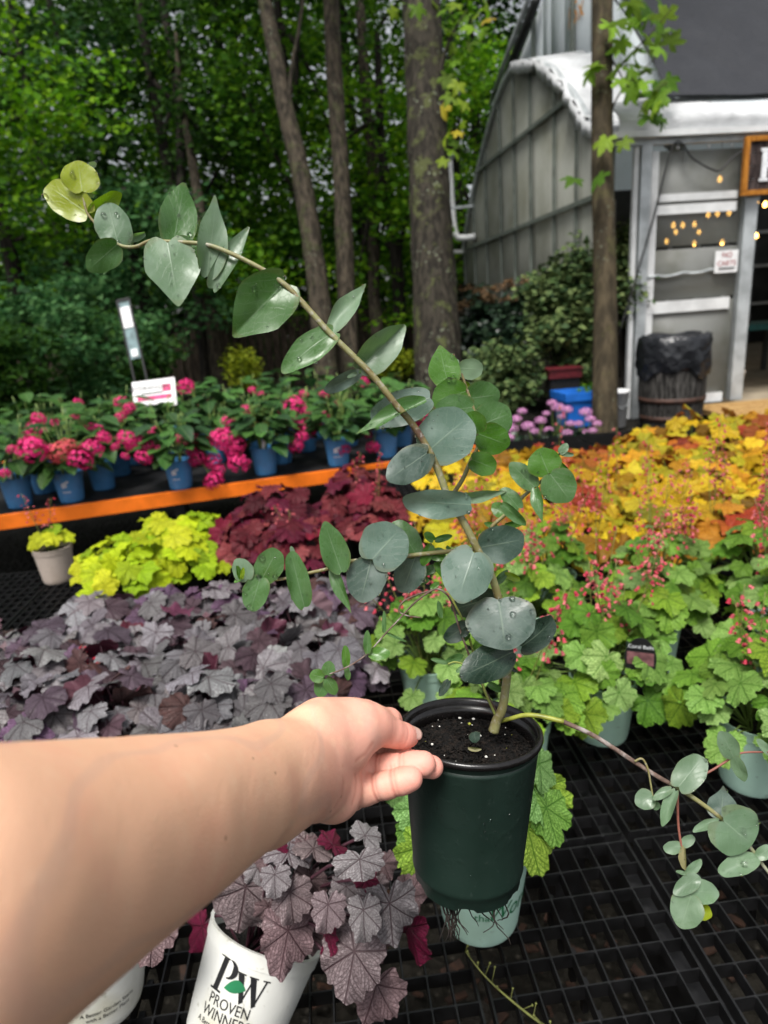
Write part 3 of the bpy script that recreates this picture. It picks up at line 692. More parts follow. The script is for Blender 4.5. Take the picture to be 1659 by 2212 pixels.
# ================================================================== TREES
def leaf_cloud(centers, n_each, spread, size, flat=.6, droop=.3, rng=RNG):
    """many folded leaf blades round the given centres; returns vertices and faces"""
    C_ = np.repeat(np.asarray(centers, float), n_each, 0); N = len(C_)
    sp = np.repeat(np.asarray(spread, float) if hasattr(spread, '__len__') else np.full(len(centers), spread), n_each)
    d = rng.normal(size=(N, 3)); d /= np.linalg.norm(d, axis=1)[:, None]
    rad = rng.random(N) ** .5
    p = C_ + d * (rad * sp)[:, None] * np.array([1, 1, flat])
    ax = rng.normal(size=(N, 3)); ax[:, 2] = ax[:, 2] * .45 - droop; ax /= np.linalg.norm(ax, axis=1)[:, None]
    nr = rng.normal(size=(N, 3)) * .55 + np.array([0, -.25, 1.0]); sd_ = np.cross(ax, nr); sd_ /= np.linalg.norm(sd_, axis=1)[:, None]
    up = np.cross(sd_, ax)
    L = size * rng.uniform(.6, 1.35, N)[:, None]; w = L * .36
    v = np.stack([p, p + ax * L * .5 + sd_ * w + up * L * .1, p + ax * L, p + ax * L * .5 - sd_ * w + up * L * .1], 1).reshape(-1, 3)
    i = np.arange(N)[:, None] * 4
    f = np.concatenate([i + np.array([[0, 1, 2]]), i + np.array([[0, 2, 3]])], 1).reshape(-1, 3)
    return v, f
def fast_mesh(name, v, f, mat):
    me = bpy.data.meshes.new(name); nv, nf, k = len(v), len(f), f.shape[1]
    me.vertices.add(nv); me.vertices.foreach_set('co', np.ascontiguousarray(v, np.float32).ravel())
    me.loops.add(nf * k); me.loops.foreach_set('vertex_index', np.ascontiguousarray(f, np.int32).ravel())
    me.polygons.add(nf); me.polygons.foreach_set('loop_start', np.arange(0, nf * k, k, dtype=np.int32)); me.polygons.foreach_set('loop_total', np.full(nf, k, np.int32))
    me.update(calc_edges=True); me.validate(); me.materials.append(mat); return me
def trunk_mesh(pts, rad, n=18, wob=.05):
    P = spline(pts, 8); r = lerps(rad, len(P))
    m = MB().tube(P, r, n, wob=wob); return m, P, r
def tree(name, label, pts, rad, bark, crown_centers, spread, n_each, size, leafmat, limbs=(), group='trees behind the nursery', wob=.05, flat=.6):
    b = Vector(pts[0]); t = empty(name, (b.x, b.y, 0), label, 'tree', group)
    m, P, r = trunk_mesh(pts, rad, wob=wob)
    for l in limbs: m.tube(spline(l[0], 5), lerps(l[1], (len(l[0]) - 1) * 5 + 1), 8, wob=.06)
    m.build('trunk', M[bark], t, True, True)
    if len(crown_centers):
        v, f = leaf_cloud(crown_centers, n_each, spread, size, flat)
        ob('crown', fast_mesh('crown', v, f, M[leafmat]), t, None, True)
    return t
def gc(px, py, d): return at(px, py, d)
def base_of(px, py, d, top):
    """trunk path: foot on the ground under pixel column, then up through the pixels given"""
    return at(px, py, d)
def trunk_px(a, b, d, ztop):
    """straight trunk seen through pixels a (top) and b (low) at depth d, continued to the ground and up to ztop"""
    p, q = at(*a, d), at(*b, d); dr = (p - q) / max(1e-6, (p - q).z)
    foot = q - dr * (q.z + .05); top = q + dr * (ztop - q.z)
    foot.y += (0); return foot, dr, top
def mk(a, b, d, ztop, wig=.05, n=6):
    foot, dr, top = trunk_px(a, b, d, ztop); out = []
    for i in range(n + 1):
        p = foot.lerp(top, i / n)
        if 0 < i: p += Vector((random.uniform(-wig, wig), random.uniform(-wig, wig), 0))
        out.append(p)
    return out
def crown_px(lst): return [tuple(at(x, y, d)) for x, y, d in lst]
def crown_ball(c, R, n, rng=RNG):
    d = rng.normal(size=(n, 3)); d /= np.linalg.norm(d, axis=1)[:, None]
    return np.array(c) + d * (rng.random(n) ** .4)[:, None] * np.array(R)
# the big lichened trunk left of the greenhouse
pt = mk((908, 0), (945, 700), 7.4, 9.0, .02)
tree('maple_tree', 'thick lichen-spotted trunk left of the greenhouse with yellow-green sprigs', pt, [.30, .245, .225, .215, .205, .19, .15], 'bark_big',
     crown_ball((pt[-1].x, pt[-1].y, 9.2), (2.6, 2.2, 1.3), 40), .7, 90, .13, 'wood_bright',
     [([at(948, 175, 7.3), at(962, 110, 7.2), at(985, 60, 7.1), at(1010, 20, 7.0)], [.04, .02, .012, .005])])
big_tree = bpy.data.objects['maple_tree']
pt2 = mk((1301, 0), (1306, 900), 6.3, 8.0, .012)
tree('maple_tree', 'slim straight trunk standing beside the barrel in front of the greenhouse', pt2, [.125, .108, .10, .098, .095, .085, .05], 'bark_smooth',
     crown_ball((pt2[-1].x - .3, pt2[-1].y, 8.6), (2.0, 2.0, 1.2), 30), .6, 80, .12, 'wood_bright',
     [([at(1310, 190, 6.3), at(1350, 130, 6.15), at(1400, 80, 6.0), at(1450, 20, 5.9)], [.012, .008, .005, .003]), ([at(1312, 260, 6.3), at(1340, 200, 6.2), at(1390, 150, 6.1), at(1440, 100, 6.0)], [.012, .008, .005, .003]), ([at(1310, 110, 6.3), at(1340, 160, 6.2), at(1360, 210, 6.15), at(1410, 250, 6.1)], [.010, .007, .004, .003])], wob=.03)
slim_tree = bpy.data.objects['maple_tree.001']
pa = [at(700, 760, 9.2), at(690, 640, 9.2), at(655, 400, 9.2), at(618, 240, 9.2), at(595, 120, 9.2), at(572, 0, 9.2)]
foot = Vector(pa[0]); foot = foot + (pa[0] - pa[1]) * (foot.z / (pa[1].z - pa[0].z)); top = pa[-1] + (pa[-1] - pa[-2]) * 2.2; top2 = top + Vector((-.4, 0, 2.0))
tree('ash_tree', 'leaning grey trunk forked near the top, left of the straight brown trunks', [foot] + pa + [top, top2], [.19, .165, .15, .135, .12, .11, .10, .08, .05], 'bark',
     crown_ball((top2.x - .5, top2.y, top2.z + .2), (2.2, 2.0, 1.2), 36), .7, 80, .13, 'wood_far',
     [([at(620, 250, 9.2), at(632, 140, 9.1), at(650, 40, 9.0), at(662, -60, 8.9)], [.045, .03, .022, .012])])
pb = mk((716, 0), (752, 700), 9.8, 9.6, .03)
tree('ash_tree', 'straight dark brown trunk between the leaning trunk and the thick one', pb, [.17, .14, .125, .12, .115, .10, .06], 'bark',
     crown_ball((pb[-1].x, pb[-1].y, 9.6), (2.4, 2.2, 1.4), 36), .7, 80, .13, 'wood_bright')
pc = mk((778, 120), (818, 680), 12.5, 10.5, .08)
tree('ash_tree', 'thin grey trunk just left of the thick lichened trunk', pc, [.14, .115, .105, .10, .09, .08, .05], 'bark',
     crown_ball((pc[-1].x, pc[-1].y, 9.8), (2.4, 2.2, 1.6), 40), .8, 80, .14, 'wood_bright')
pd = mk((352, 0), (398, 400), 13.0, 11, .10)
tree('oak_tree', 'thin blackish trunk deep in the wood at the left', pd, [.13, .11, .10, .09, .085, .07, .04], 'bark_dark',
     crown_ball((pd[-1].x, pd[-1].y, 8.6), (3.0, 2.4, 2.4), 60), .9, 90, .15, 'wood_dark')
pe = mk((452, 640), (472, 790), 12.2, 6.5, .06)
tree('oak_tree', 'short brown trunk in front of the board fence', pe, [.17, .14, .12, .10, .08, .06, .03], 'bark',
     [tuple(at(x, y, 12.0)) for x, y in ((420, 560), (470, 600), (520, 590), (380, 600), (560, 640), (330, 590), (450, 520), (510, 540), (400, 500), (560, 560), (600, 600))], .55, 130, .14, 'wood_bright')
# crowns seen in front of the far wood: each tree with its own trunk and sprays
def spray_tree(label, foot, h, R, n, mat, leaf=.14, each=100, spread=.75, zlow=.3, rad=.12, bark='bark_dark', name='woodland_tree', flat=.45, seed=1, group='trees at the edge of the wood'):
    rng = np.random.default_rng(seed); c = crown_ball((0, 0, 0), (R, R * .8, h * (1 - zlow) / 2), n, rng)
    c = c + np.array([foot[0], foot[1], h * (zlow + (1 - zlow) / 2)])
    pts = [Vector((foot[0], foot[1], -.05)), Vector((foot[0] + .1, foot[1], h * .3)), Vector((foot[0] - .05, foot[1] + .1, h * .65)), Vector((foot[0], foot[1], h * .95))]
    limbs = []
    for k in range(5):
        q = c[k]; s = pts[0].lerp(pts[3], .3 + .12 * k); limbs.append(([s, s.lerp(Vector(q), .5) + Vector((0, 0, .15)), Vector(q)], [rad * .4, rad * .25, rad * .1]))
    b = empty(name, (foot[0], foot[1], 0), label, 'tree', group)
    m, P, r = trunk_mesh(pts, [rad, rad * .8, rad * .6, rad * .3])
    for l in limbs: m.tube(spline(l[0], 4), lerps(l[1], 9), 6)
    m.build('trunk', M[bark], b, True, True)
    v, f = leaf_cloud(c, each, spread, leaf, flat, rng=rng); ob('crown', fast_mesh('crown', v, f, M[mat]), b, None, True)
for i, (px, d, h, R, n, mat, leaf, zl, lab) in enumerate((
        (60, 10.5, 6.6, 2.1, 46, 'wood_bright', .12, .22, 'yellow-green broadleaf tree at the far left edge'),
        (175, 15.0, 9.0, 2.6, 60, 'wood_dark', .15, .12, 'tall dark tree at the left behind the yellow-green one'),
        (250, 19.0, 11.5, 3.2, 70, 'wood_blue', .19, .12, 'bluish grey-green tree deep in the wood at upper left'),
        (420, 14.5, 9.5, 2.4, 60, 'wood_dark', .14, .15, 'dark tree between the blackish trunk and the leaning trunk'),
        (560, 17.0, 10.5, 2.8, 66, 'wood_bright', .16, .1, 'mid green tree behind the leaning trunk'),
        (680, 13.5, 8.5, 1.7, 44, 'wood_far', .13, .15, 'green understorey tree between the leaning and straight trunks'),
        (800, 18.0, 11.0, 2.8, 64, 'wood_bright', .17, .08, 'bright green tree behind the thin grey trunk'),
        (860, 13.0, 6.2, 1.3, 34, 'wood_bright', .12, .08, 'bright green sapling directly left of the thick trunk'),
        (1000, 16.5, 8.0, 1.7, 44, 'wood_bright', .15, .05, 'bright green tree between the thick trunk and the greenhouse'),
        (1040, 19.5, 12.5, 2.6, 56, 'wood_dark', .18, .4, 'tall dark tree rising behind the greenhouse end wall'),
        (330, 11.0, 3.6, 1.6, 34, 'wood_blue', .12, .18, 'low bluish shrub-like tree behind the tall narrow banner'))):
    p = at(px, 780, d); spray_tree(lab, (p.x, p.y), h, R, n, mat, leaf, 105, .8, zl, .1 + .004 * d, seed=20 + i)
# dense dogwood-like shrub at the left with layered leaves
for i, (px, py, d, h, R, lab, mat) in enumerate(((110, 860, 7.2, 1.95, 1.15, 'large layered green shrub at the left behind the hydrangeas', 'wood_blue'), (-40, 860, 6.4, 1.7, .8, 'dark leafy shrub cut by the left edge of the picture', 'wood_dark'), (250, 840, 8.6, 1.5, .8, 'dark rounded shrub behind the narrow banner', 'wood_dark'))):
    p = at(px, py, d); rng = np.random.default_rng(60 + i); c = crown_ball((p.x, p.y, h * .55), (R, R * .7, h * .45), 46, rng); c[:, 2] = np.maximum(c[:, 2], .15)
    t = empty('shrub', (p.x, p.y, 0), lab, 'shrub', 'shrubs at the wood edge')
    m = MB()
    for k in range(9): m.tube(spline([(p.x + random.uniform(-.1, .1), p.y, -.03), (p.x + random.uniform(-.3, .3), p.y, h * .3), tuple(c[k])], 4), lerps([.025, .016, .006], 9), 6)
    m.build('stems', M['bark_dark'], t, True, True)
    v, f = leaf_cloud(c, 85, .34, .085, .4, rng=rng); ob('foliage', fast_mesh('foliage', v, f, M[mat]), t, None, True)
# the wood beyond, one mass
def far_wood():
    rng = np.random.default_rng(5); n = 640
    x = rng.uniform(-24, 17, n); y = rng.uniform(19, 31, n); z = rng.random(n) ** .8 * 15
    keep = ~((x > 1.5) & (y < 20.5)); c = np.stack([x, y, z], 1)[keep]
    v, f = leaf_cloud(c, 75, 1.25, .27, .6, rng=rng)
    tag(ob('far_wood', fast_mesh('far_wood', v, f, M['wood_far'])), 'dense green woodland filling the background', 'woodland', kind='stuff')
    rng = np.random.default_rng(6); n = 260
    c = np.stack([rng.uniform(-26, 18, n), rng.uniform(31, 36, n), rng.random(n) ** .9 * 20], 1)
    c = np.concatenate([c, np.stack([rng.uniform(-26, 14, 260), rng.uniform(24, 31, 260), rng.random(260) * 4.5], 1)])
    v, f = leaf_cloud(c, 70, 1.9, .42, .6, rng=rng)
    tag(ob('far_wood', fast_mesh('far_wood', v, f, M['wood_dark'])), 'darkest deep woodland behind all the trees', 'woodland', kind='stuff')
far_wood()
def undergrowth():
    rng = np.random.default_rng(8); n = 200
    x = rng.uniform(-14, 3.0, n); y = rng.uniform(14.8, 19, n); z = rng.random(n) * 1.3
    v, f = leaf_cloud(np.stack([x, y, z], 1), 70, .6, .15, .6, rng=rng)
    tag(ob('undergrowth', fast_mesh('undergrowth', v, f, M['wood_dark'])), 'dark undergrowth beneath the trees behind the fence', 'undergrowth', kind='stuff')
undergrowth()

# ================================================================== LEAF MESHES (shared between alike leaves)
def lobed_mesh(name, mat, lobes, depth=.3, point=1.0, scallop=.035, nsc=26, fold=.06, ruffle=.07, droop=.16, seed=0, seg=84):
    """lobed palmate leaf; petiole at the origin, tip along +Y, upper side +Z, unit size"""
    rr = random.Random(seed); v = [(0, 0, 0)]; uv = [(0, 0)]; f = []; rings = (.22, .48, .74, .9, 1.0); ph = rr.uniform(0, 6)
    for fr in rings:
        for k in range(seg):
            th = -math.pi + 2 * math.pi * (k + .5) / seg
            best = 0
            for a, L, wd in lobes:
                d = abs((th - R_(a) + math.pi) % (2 * math.pi) - math.pi) / R_(wd)
                best = max(best, L * max(0, 1 - d ** (1.6 if point < 1 else 3.4) * depth * 1.0))
            r = best * (1 + scallop * math.cos(nsc * th + ph) * (fr > .85))
            back = abs(abs(th) - math.pi); r *= min(1, .35 + back * 1.2)
            R1 = r * (fr if fr < 1 else 1.0)
            vein = math.cos(7 * th)
            z = -droop * R1 ** 2 + fold * R1 * (-abs(math.sin(3.5 * th)) + .5) * -1 * .0 + fold * R1 * (.5 - .5 * vein) + ruffle * R1 ** 3 * math.sin(5 * th + ph) + ruffle * .5 * R1 ** 3 * math.sin(11 * th + ph * 2)
            x, y = R1 * math.sin(th), R1 * math.cos(th); v.append((x, y, z)); uv.append((x, y))
    for k in range(seg): f.append((0, 1 + (k + 1) % seg, 1 + k))
    for i in range(len(rings) - 1):
        a, b = 1 + i * seg, 1 + (i + 1) * seg
        for k in range(seg):
            k2 = (k + 1) % seg; f.append((a + k, a + k2, b + k2, b + k))
    f = [tuple(reversed(q)) for q in f] if False else f
    me = meshdata(name, v, f, mat, True, uv); return me
def flip_up(me):
    if me.polygons[0].normal.z < 0: me.flip_normals()
    return me
LOB = [(0, 1.0, 34), (51, .92, 32), (-51, .92, 32), (103, .8, 32), (-103, .8, 32), (150, .62, 30), (-150, .62, 30)]
MAPLE = [(0, 1.0, 31), (50, .92, 30), (-50, .92, 30), (110, .62, 34), (-110, .62, 34)]
def heuchera_set(mat, **kw):
    out = []
    for s in range(5):
        r = random.Random(s + hash(mat) % 7); lo = [(a + r.uniform(-5, 5), L * r.uniform(.9, 1.08), w) for a, L, w in LOB]
        out.append(flip_up(lobed_mesh(mat + '_leaf', M[mat], lo, seed=s, **kw)))
    return out
LS = {'silver': heuchera_set('silver', depth=.34, scallop=.03, nsc=19, fold=.05, ruffle=.16, droop=.22),
      'green': heuchera_set('green', depth=.44, scallop=.035, nsc=22, fold=.05, ruffle=.10, droop=.16),
      'lime': heuchera_set('lime', depth=.5, scallop=.04, nsc=21, fold=.06, ruffle=.12, droop=.2),
      'amber': heuchera_set('amber', depth=.36, scallop=.04, nsc=19, fold=.05, ruffle=.20, droop=.22),
      'burgundy': heuchera_set('burgundy', depth=.5, scallop=.05, nsc=19, fold=.06, ruffle=.14, droop=.22)}
M['maple'] = mat_lobed('maple_leaf', (.75, .8, .6), .5, (.16, .24, .04), net=.2, transl=.4)
MAPLES = [flip_up(lobed_mesh('maple_leaf', M['maple'], [(a + random.uniform(-4, 4), L, w) for a, L, w in MAPLE], depth=.62, point=.5, scallop=.07, nsc=17, fold=.05, ruffle=.08, droop=.22, seed=s)) for s in range(3)]
def ovate_mesh(name, mat, w=.36, droop=.25, fold=.25, seed=0, n=9, serr=.03):
    v = []; uv = []; f = []
    for i in range(n):
        t = i / (n - 1); hw = w * math.sin(math.pi * min(1, t * .97 + .01)) ** .75 * (1.15 - .3 * t) * (1 + serr * (1 if i % 2 else -1))
        for j in (-1, -.5, 0, .5, 1):
            x = hw * j; z = fold * abs(x) * 1.0 - droop * t * t + .015 * math.sin(i * 2.2 + j * 3); v.append((x, t, z)); uv.append((x, t))
    for i in range(n - 1):
        for j in range(4): f.append((i * 5 + j, i * 5 + j + 1, (i + 1) * 5 + j + 1, (i + 1) * 5 + j))
    return flip_up(meshdata(name, v, f, mat, True, uv))
OV = [ovate_mesh('hydrangea_leaf', M['ovate'], .34, d, fo, s) for s, (d, fo) in enumerate(((.2, .2), (.35, .3), (.1, .35)))]
def leaf_ob(name, me, parent, base, tip_dir, normal, size, col, world=False):
    m = frame(tip_dir, normal) @ Matrix.Diagonal((size, size, size, 1)); m.translation = Vector(base)
    o = ob(name, me, parent, m, world); o.color = (*col, 1); return o
def jit(c, a=.25, rnd=random): k = 1 + rnd.uniform(-a, a); return tuple(max(0, min(1, x * k * (1 + rnd.uniform(-a * .15, a * .15)))) for x in c)

# maple sprigs on the two near trunks
def sprig(parent, px, d, cols, size=(.075, .125)):
    for x, y in px:
        p = at(x, y, d + random.uniform(-.25, .15)); t = toward(p)
        dr = camvec(random.uniform(-.8, .8), random.uniform(-1, .1), random.uniform(-.3, .5)).normalized()
        nm = (t * .35 + Vector((0, 0, 1)) * .8 + Vector((random.uniform(-.5, .5), random.uniform(-.5, .5), 0))).normalized()
        leaf_ob('leaf', random.choice(MAPLES), parent, p, dr, nm, random.uniform(*size), jit(random.choice(cols), .3), True)
MG = [(.10, .22, .015), (.16, .30, .02), (.22, .36, .03), (.07, .16, .012)]
MY = [(.20, .30, .015), (.30, .34, .02), (.12, .24, .012), (.16, .28, .012), (.10, .2, .01), (.38, .30, .02)]
random.seed(11)
sprig(slim_tree, [(1348, 12), (1362, 5), (1392, 18), (1425, 2), (1385, 45), (1370, 38), (1405, 35), (1420, 48), (1440, 40), (1452, 62), (1380, 62), (1430, 66), (1445, 95), (1400, 88), (1385, 105), (1365, 98), (1420, 104), (1350, 92), (1335, 55), (1320, 55), (1340, 88), (1370, 125), (1350, 130), (1362, 150), (1335, 140), (1275, 152), (1290, 145), (1385, 142), (1405, 152), (1440, 172), (1370, 172), (1390, 178), (1340, 172), (1360, 192), (1385, 200), (1410, 196), (1425, 205), (1430, 180), (1400, 215), (1418, 225), (1405, 250), (1425, 250), (1330, 155), (1310, 300), (1345, 305), (1240, 385), (1300, 378)], 6.1, MG, (.11, .19))
sprig(big_tree, [(960, 20), (985, 8), (1005, 35), (1020, 60), (990, 70), (1035, 25), (1050, 5), (975, 100), (1010, 95), (1030, 90), (985, 130), (960, 60), (965, 165), (990, 180), (975, 205), (1000, 220), (965, 290), (985, 285), (990, 310), (975, 325), (1000, 265), (935, 8), (900, 15), (870, 5), (845, 20), (1060, 40), (1045, 65), (955, 230), (960, 345)], 7.1, MY, (.09, .15))

# ================================================================== THINGS BETWEEN THE BEDS AND THE GREENHOUSE
def shrub_thing(name, label, cpx, R, n, each, leaf, mat, flowers=None, d=7.5, seed=0, spread=.22):
    rng = np.random.default_rng(seed); c = [np.array(at(x, y, dd)) for x, y, dd in cpx]
    pts = np.concatenate([crown_ball(q, (R, R, R), n, rng) for q in c]); foot = np.mean(c, 0)
    t = empty(name, (foot[0], foot[1], 0), label, 'shrub', 'shrubs beside the greenhouse')
    m = MB()
    for k in range(0, len(pts), max(1, len(pts) // 14)): m.tube(spline([(foot[0] + rng.uniform(-.2, .2), foot[1] + rng.uniform(-.1, .1), -.03), ((foot[0] + pts[k][0]) / 2, (foot[1] + pts[k][1]) / 2, pts[k][2] * .5), tuple(pts[k])], 4), lerps([.02, .014, .005], 9), 6)
    m.build('stems', M['bark_dark'], t, True, True)
    v, f = leaf_cloud(pts, each, spread, leaf, .7, rng=rng); ob('foliage', fast_mesh('foliage', v, f, M[mat]), t, None, True)
    for x, y, dd in flowers or ():
        p = np.array(at(x, y, dd)); v, f = leaf_cloud([p], 60, .11, .05, .5, -.4, rng=rng); ob('flower_head', fast_mesh('flower_head', v, f, M['tan_flower']), t, None, True)
shrub_thing('viburnum_shrub', 'dark shrub with dried tan flower heads against the greenhouse end wall', [(1040, 690, 8.6), (1100, 680, 8.4), (1060, 760, 8.3), (1150, 700, 8.2), (1120, 760, 8.0), (1020, 740, 8.8)], .38, 10, 80, .10, 'shrub_dark',
            [(1010, 625, 8.5), (1035, 632, 8.4), (1052, 645, 8.3), (1025, 655, 8.5), (1100, 612, 8.3), (1075, 625, 8.3), (1140, 608, 8.2), (1095, 650, 8.1), (1130, 628, 8.1), (1000, 662, 8.4)], seed=3)
shrub_thing('variegated_shrub', 'tall pale-leaved variegated shrub behind the slim trunk', [(1220, 640, 7.4), (1260, 600, 7.4), (1200, 700, 7.2), (1260, 700, 7.3), (1235, 760, 7.2), (1275, 560, 7.5), (1180, 640, 7.5)], .30, 10, 75, .085, 'shrub_var', seed=4)
shrub_thing('low_shrub', 'low pale green leafy shrub in front of the tan-headed shrub', [(1080, 800, 7.0), (1120, 790, 6.9), (1060, 770, 7.1), (1100, 840, 6.9)], .22, 9, 70, .07, 'shrub_var', seed=5)
shrub_thing('low_shrub', 'vine-like shrub against the greenhouse corner right of the slim trunk', [(1350, 560, 7.05), (1355, 500, 7.1), (1345, 640, 7.0), (1345, 610, 7.0)], .13, 8, 50, .06, 'shrub_var', seed=6)
shrub_thing('golden_shrub', 'bright yellow-green conifer behind the right hydrangeas', [(850, 770, 7.8), (870, 790, 7.8), (835, 790, 7.9)], .17, 10, 60, .05, 'wood_lime', seed=7)
shrub_thing('golden_shrub', 'small yellow-green shrub in front of the dark fence post', [(518, 785, 8.2), (530, 805, 8.1)], .16, 9, 60, .05, 'wood_lime', seed=9)
def blue_tub():
    p = at(1255, 905, 6.7); t = empty('blue_tub', (p.x, p.y, 0), 'square blue plastic tub behind the slim trunk', 'tub', rz=.12)
    z0 = p.z - .05; v = []
    for w, z in ((.19, 0), (.215, .26), (.245, .262), (.25, .34), (.235, .342), (.19, .05)):
        for a, b in ((-1, -1), (1, -1), (1, 1), (-1, 1)): v.append((a * w * 1.0, b * w * .8, z + max(.0, z0)))
    f = [(i * 4 + k, i * 4 + (k + 1) % 4, (i + 1) * 4 + (k + 1) % 4, (i + 1) * 4 + k) for i in range(5) for k in range(4)] + [(3, 2, 1, 0), (20, 21, 22, 23)]
    ob('tub_body', meshdata('tub_body', v, f, M['tub_blue']), t)
    MB().box((0, 0, z0 / 2 - .02), (.5, .42, max(.05, z0 - .01))).build('stand', M['potblack'], t)
    q = np.array([p.x + .1, p.y, max(.0, z0) + .36]); v, f = leaf_cloud([q], 60, .13, .06, .6); ob('plant', fast_mesh('plant', v, f, M['wood_bright']), t, None, True)
    p = at(1334, 880, 6.75); b = empty('white_bucket', (p.x, p.y, 0), 'white bucket half hidden by the slim trunk', 'bucket')
    MB().lathe([(.001, .0), (.085, .0), (.105, .34), (.115, .34), (.115, .37), (.1, .37), (.08, .02), (.001, .02)], 20).build('bucket_body', M['card'], b, True)
    MB().tube([(-.11, 0, .35), (-.08, -.09, .24), (0, -.125, .2), (.08, -.09, .24), (.11, 0, .35)], .004, 5).build('handle', M['steel'], b, True)
    p = at(1215, 805, 7.0); r = empty('red_tray', (p.x, p.y, 0), 'dark red tray on a stand among the shrubs', 'tray')
    MB().box((0, 0, p.z), (.34, .25, .09)).box((0, 0, p.z + .05), (.37, .28, .012)).build('tray_body', M['redtray'], r)
    MB().box((0, 0, (p.z - .045) / 2), (.3, .2, p.z - .05)).build('stand', M['potblack'], r)
blue_tub()
def floret_head(name, mat, n=70, pet=.17, sq=.8):
    v = []; f = []; rr = random.Random(3)
    for i in range(n):
        z = 1 - 1.75 * (i + .5) / n; th = i * 2.39996; r = math.sqrt(max(0, 1 - z * z)); nrm = Vector((r * math.cos(th), r * math.sin(th), z))
        nrm = (nrm + Vector((rr.uniform(-.2, .2), rr.uniform(-.2, .2), rr.uniform(-.2, .2)))).normalized(); p = Vector((nrm.x, nrm.y, nrm.z * sq)) * rr.uniform(.86, 1.05)
        a = nrm.orthogonal().normalized(); b = nrm.cross(a); ro = rr.uniform(0, 1.5)
        for k in range(4):
            e = a * math.cos(ro + k * math.pi / 2) + b * math.sin(ro + k * math.pi / 2); s = nrm.cross(e); o = len(v)
            v += [p, p + e * pet * .6 + s * pet * .55 + nrm * .03, p + e * pet * 1.15 + nrm * -.01, p + e * pet * .6 - s * pet * .55 + nrm * .03]; f.append((o, o + 1, o + 2, o + 3))
    return meshdata(name, v, f, mat)
HEAD = {'pink': floret_head('pink_flower_head', M['pinkhead']), 'salmon': floret_head('salmon_flower_head', M['salmonhead']), 'lilac': floret_head('lilac_flower_head', M['lilachead'], 80, .15, .62)}
def phlox():
    heads = [(1115, 905, 26), (1128, 888, 22), (1180, 893, 18), (1105, 925, 34), (1140, 920, 30), (1155, 932, 24), (1168, 908, 26), (1205, 880, 30), (1192, 870, 22), (1225, 885, 26), (1213, 900, 18), (1265, 890, 30), (1275, 905, 24), (1250, 915, 20), (1232, 915, 22), (1225, 935, 24), (1262, 935, 26), (1185, 930, 26), (1280, 930, 20), (1100, 945, 24), (1290, 915, 22)]
    cs = [(1112, 5.3), (1160, 5.3), (1210, 5.35), (1265, 5.4)]
    labs = ('leftmost lilac-pink phlox behind the amber heucheras', 'second lilac-pink phlox from the left behind the amber heucheras', 'tallest lilac-pink phlox in front of the blue tub', 'lilac-pink phlox touching the slim trunk')
    for (cx, d), lab in zip(cs, labs):
        p = at(cx, 950, d); t = empty('phlox_plant', (p.x, p.y, 0), lab, 'flowering plant', 'lilac phlox by the slim trunk'); m = MB()
        mine = [h for h in heads if min(cs, key=lambda q: abs(q[0] - h[0]))[0] == cx]
        for x, y, s in mine:
            q = at(x, y, d + random.uniform(-.12, .12)); m.tube(spline([(p.x, p.y, -.02), ((p.x + q.x) / 2, q.y, q.z * .5), q], 4), lerps([.006, .005, .003], 9), 5)
            r = s * d / F_PX * .5; ob('flower_head', HEAD['lilac'], t, Matrix.Translation(q) @ Matrix.Rotation(random.uniform(0, 6), 4, 'Z') @ Matrix.Diagonal((r, r, r, 1)), True)
        m.build('stems', M['petiole_green'], t, True, True)
        v, f = leaf_cloud([(p.x + random.uniform(-.1, .1), p.y, z) for z in (.04, .10, .18, .24)], 60, .13, .06, .5); ob('foliage', fast_mesh('foliage', v, f, M['shrub_dark']), t, None, True)
phlox()
def banner():
    p = at(293, 770, 6.3); top = at(266, 648, 6.3)
    t = empty('narrow_banner', (p.x, p.y, 0), 'tall narrow black-framed banner leaning behind the hydrangeas', 'sign')
    ax = (top - p).normalized(); foot = p - ax * (p.z / ax.z); tw = camvec(1, 0, 0); tw = (tw - ax * tw.dot(ax)).normalized(); nm = tw.cross(ax)
    if nm.dot(toward(p)) < 0: nm = -nm
    L = (top - foot).length
    for s in (-1, 1): MB().beam(foot + tw * s * .058, foot + ax * L + tw * s * .058, .016, .02, nm).build('frame_post', M['potblack'], t, False, True)
    MB().beam(top + tw * .06, top - tw * .06, .02, .02, nm).build('frame_bar', M['potblack'], t, False, True)
    def panel(z0, z1, w, mt, nm_, o): MB().add([top + ax * -z1 + tw * -w + nm * o, top + ax * -z1 + tw * w + nm * o, top + ax * -z0 + tw * w + nm * o, top + ax * -z0 + tw * -w + nm * o, top + ax * -z1 + tw * -w + nm * (o - .006), top + ax * -z1 + tw * w + nm * (o - .006), top + ax * -z0 + tw * w + nm * (o - .006), top + ax * -z0 + tw * -w + nm * (o - .006)], [(0, 1, 2, 3), (7, 6, 5, 4), (0, 4, 5, 1), (2, 6, 7, 3), (1, 5, 6, 2), (0, 3, 7, 4)]).build(nm_, M[mt], t, False, True)
    panel(.02, .57, .05, 'ink_teal', 'banner_cloth', .0); panel(.07, .27, .046, 'card', 'printed_panel', .008); panel(.48, .55, .03, 'card', 'printed_panel', .008)
banner()

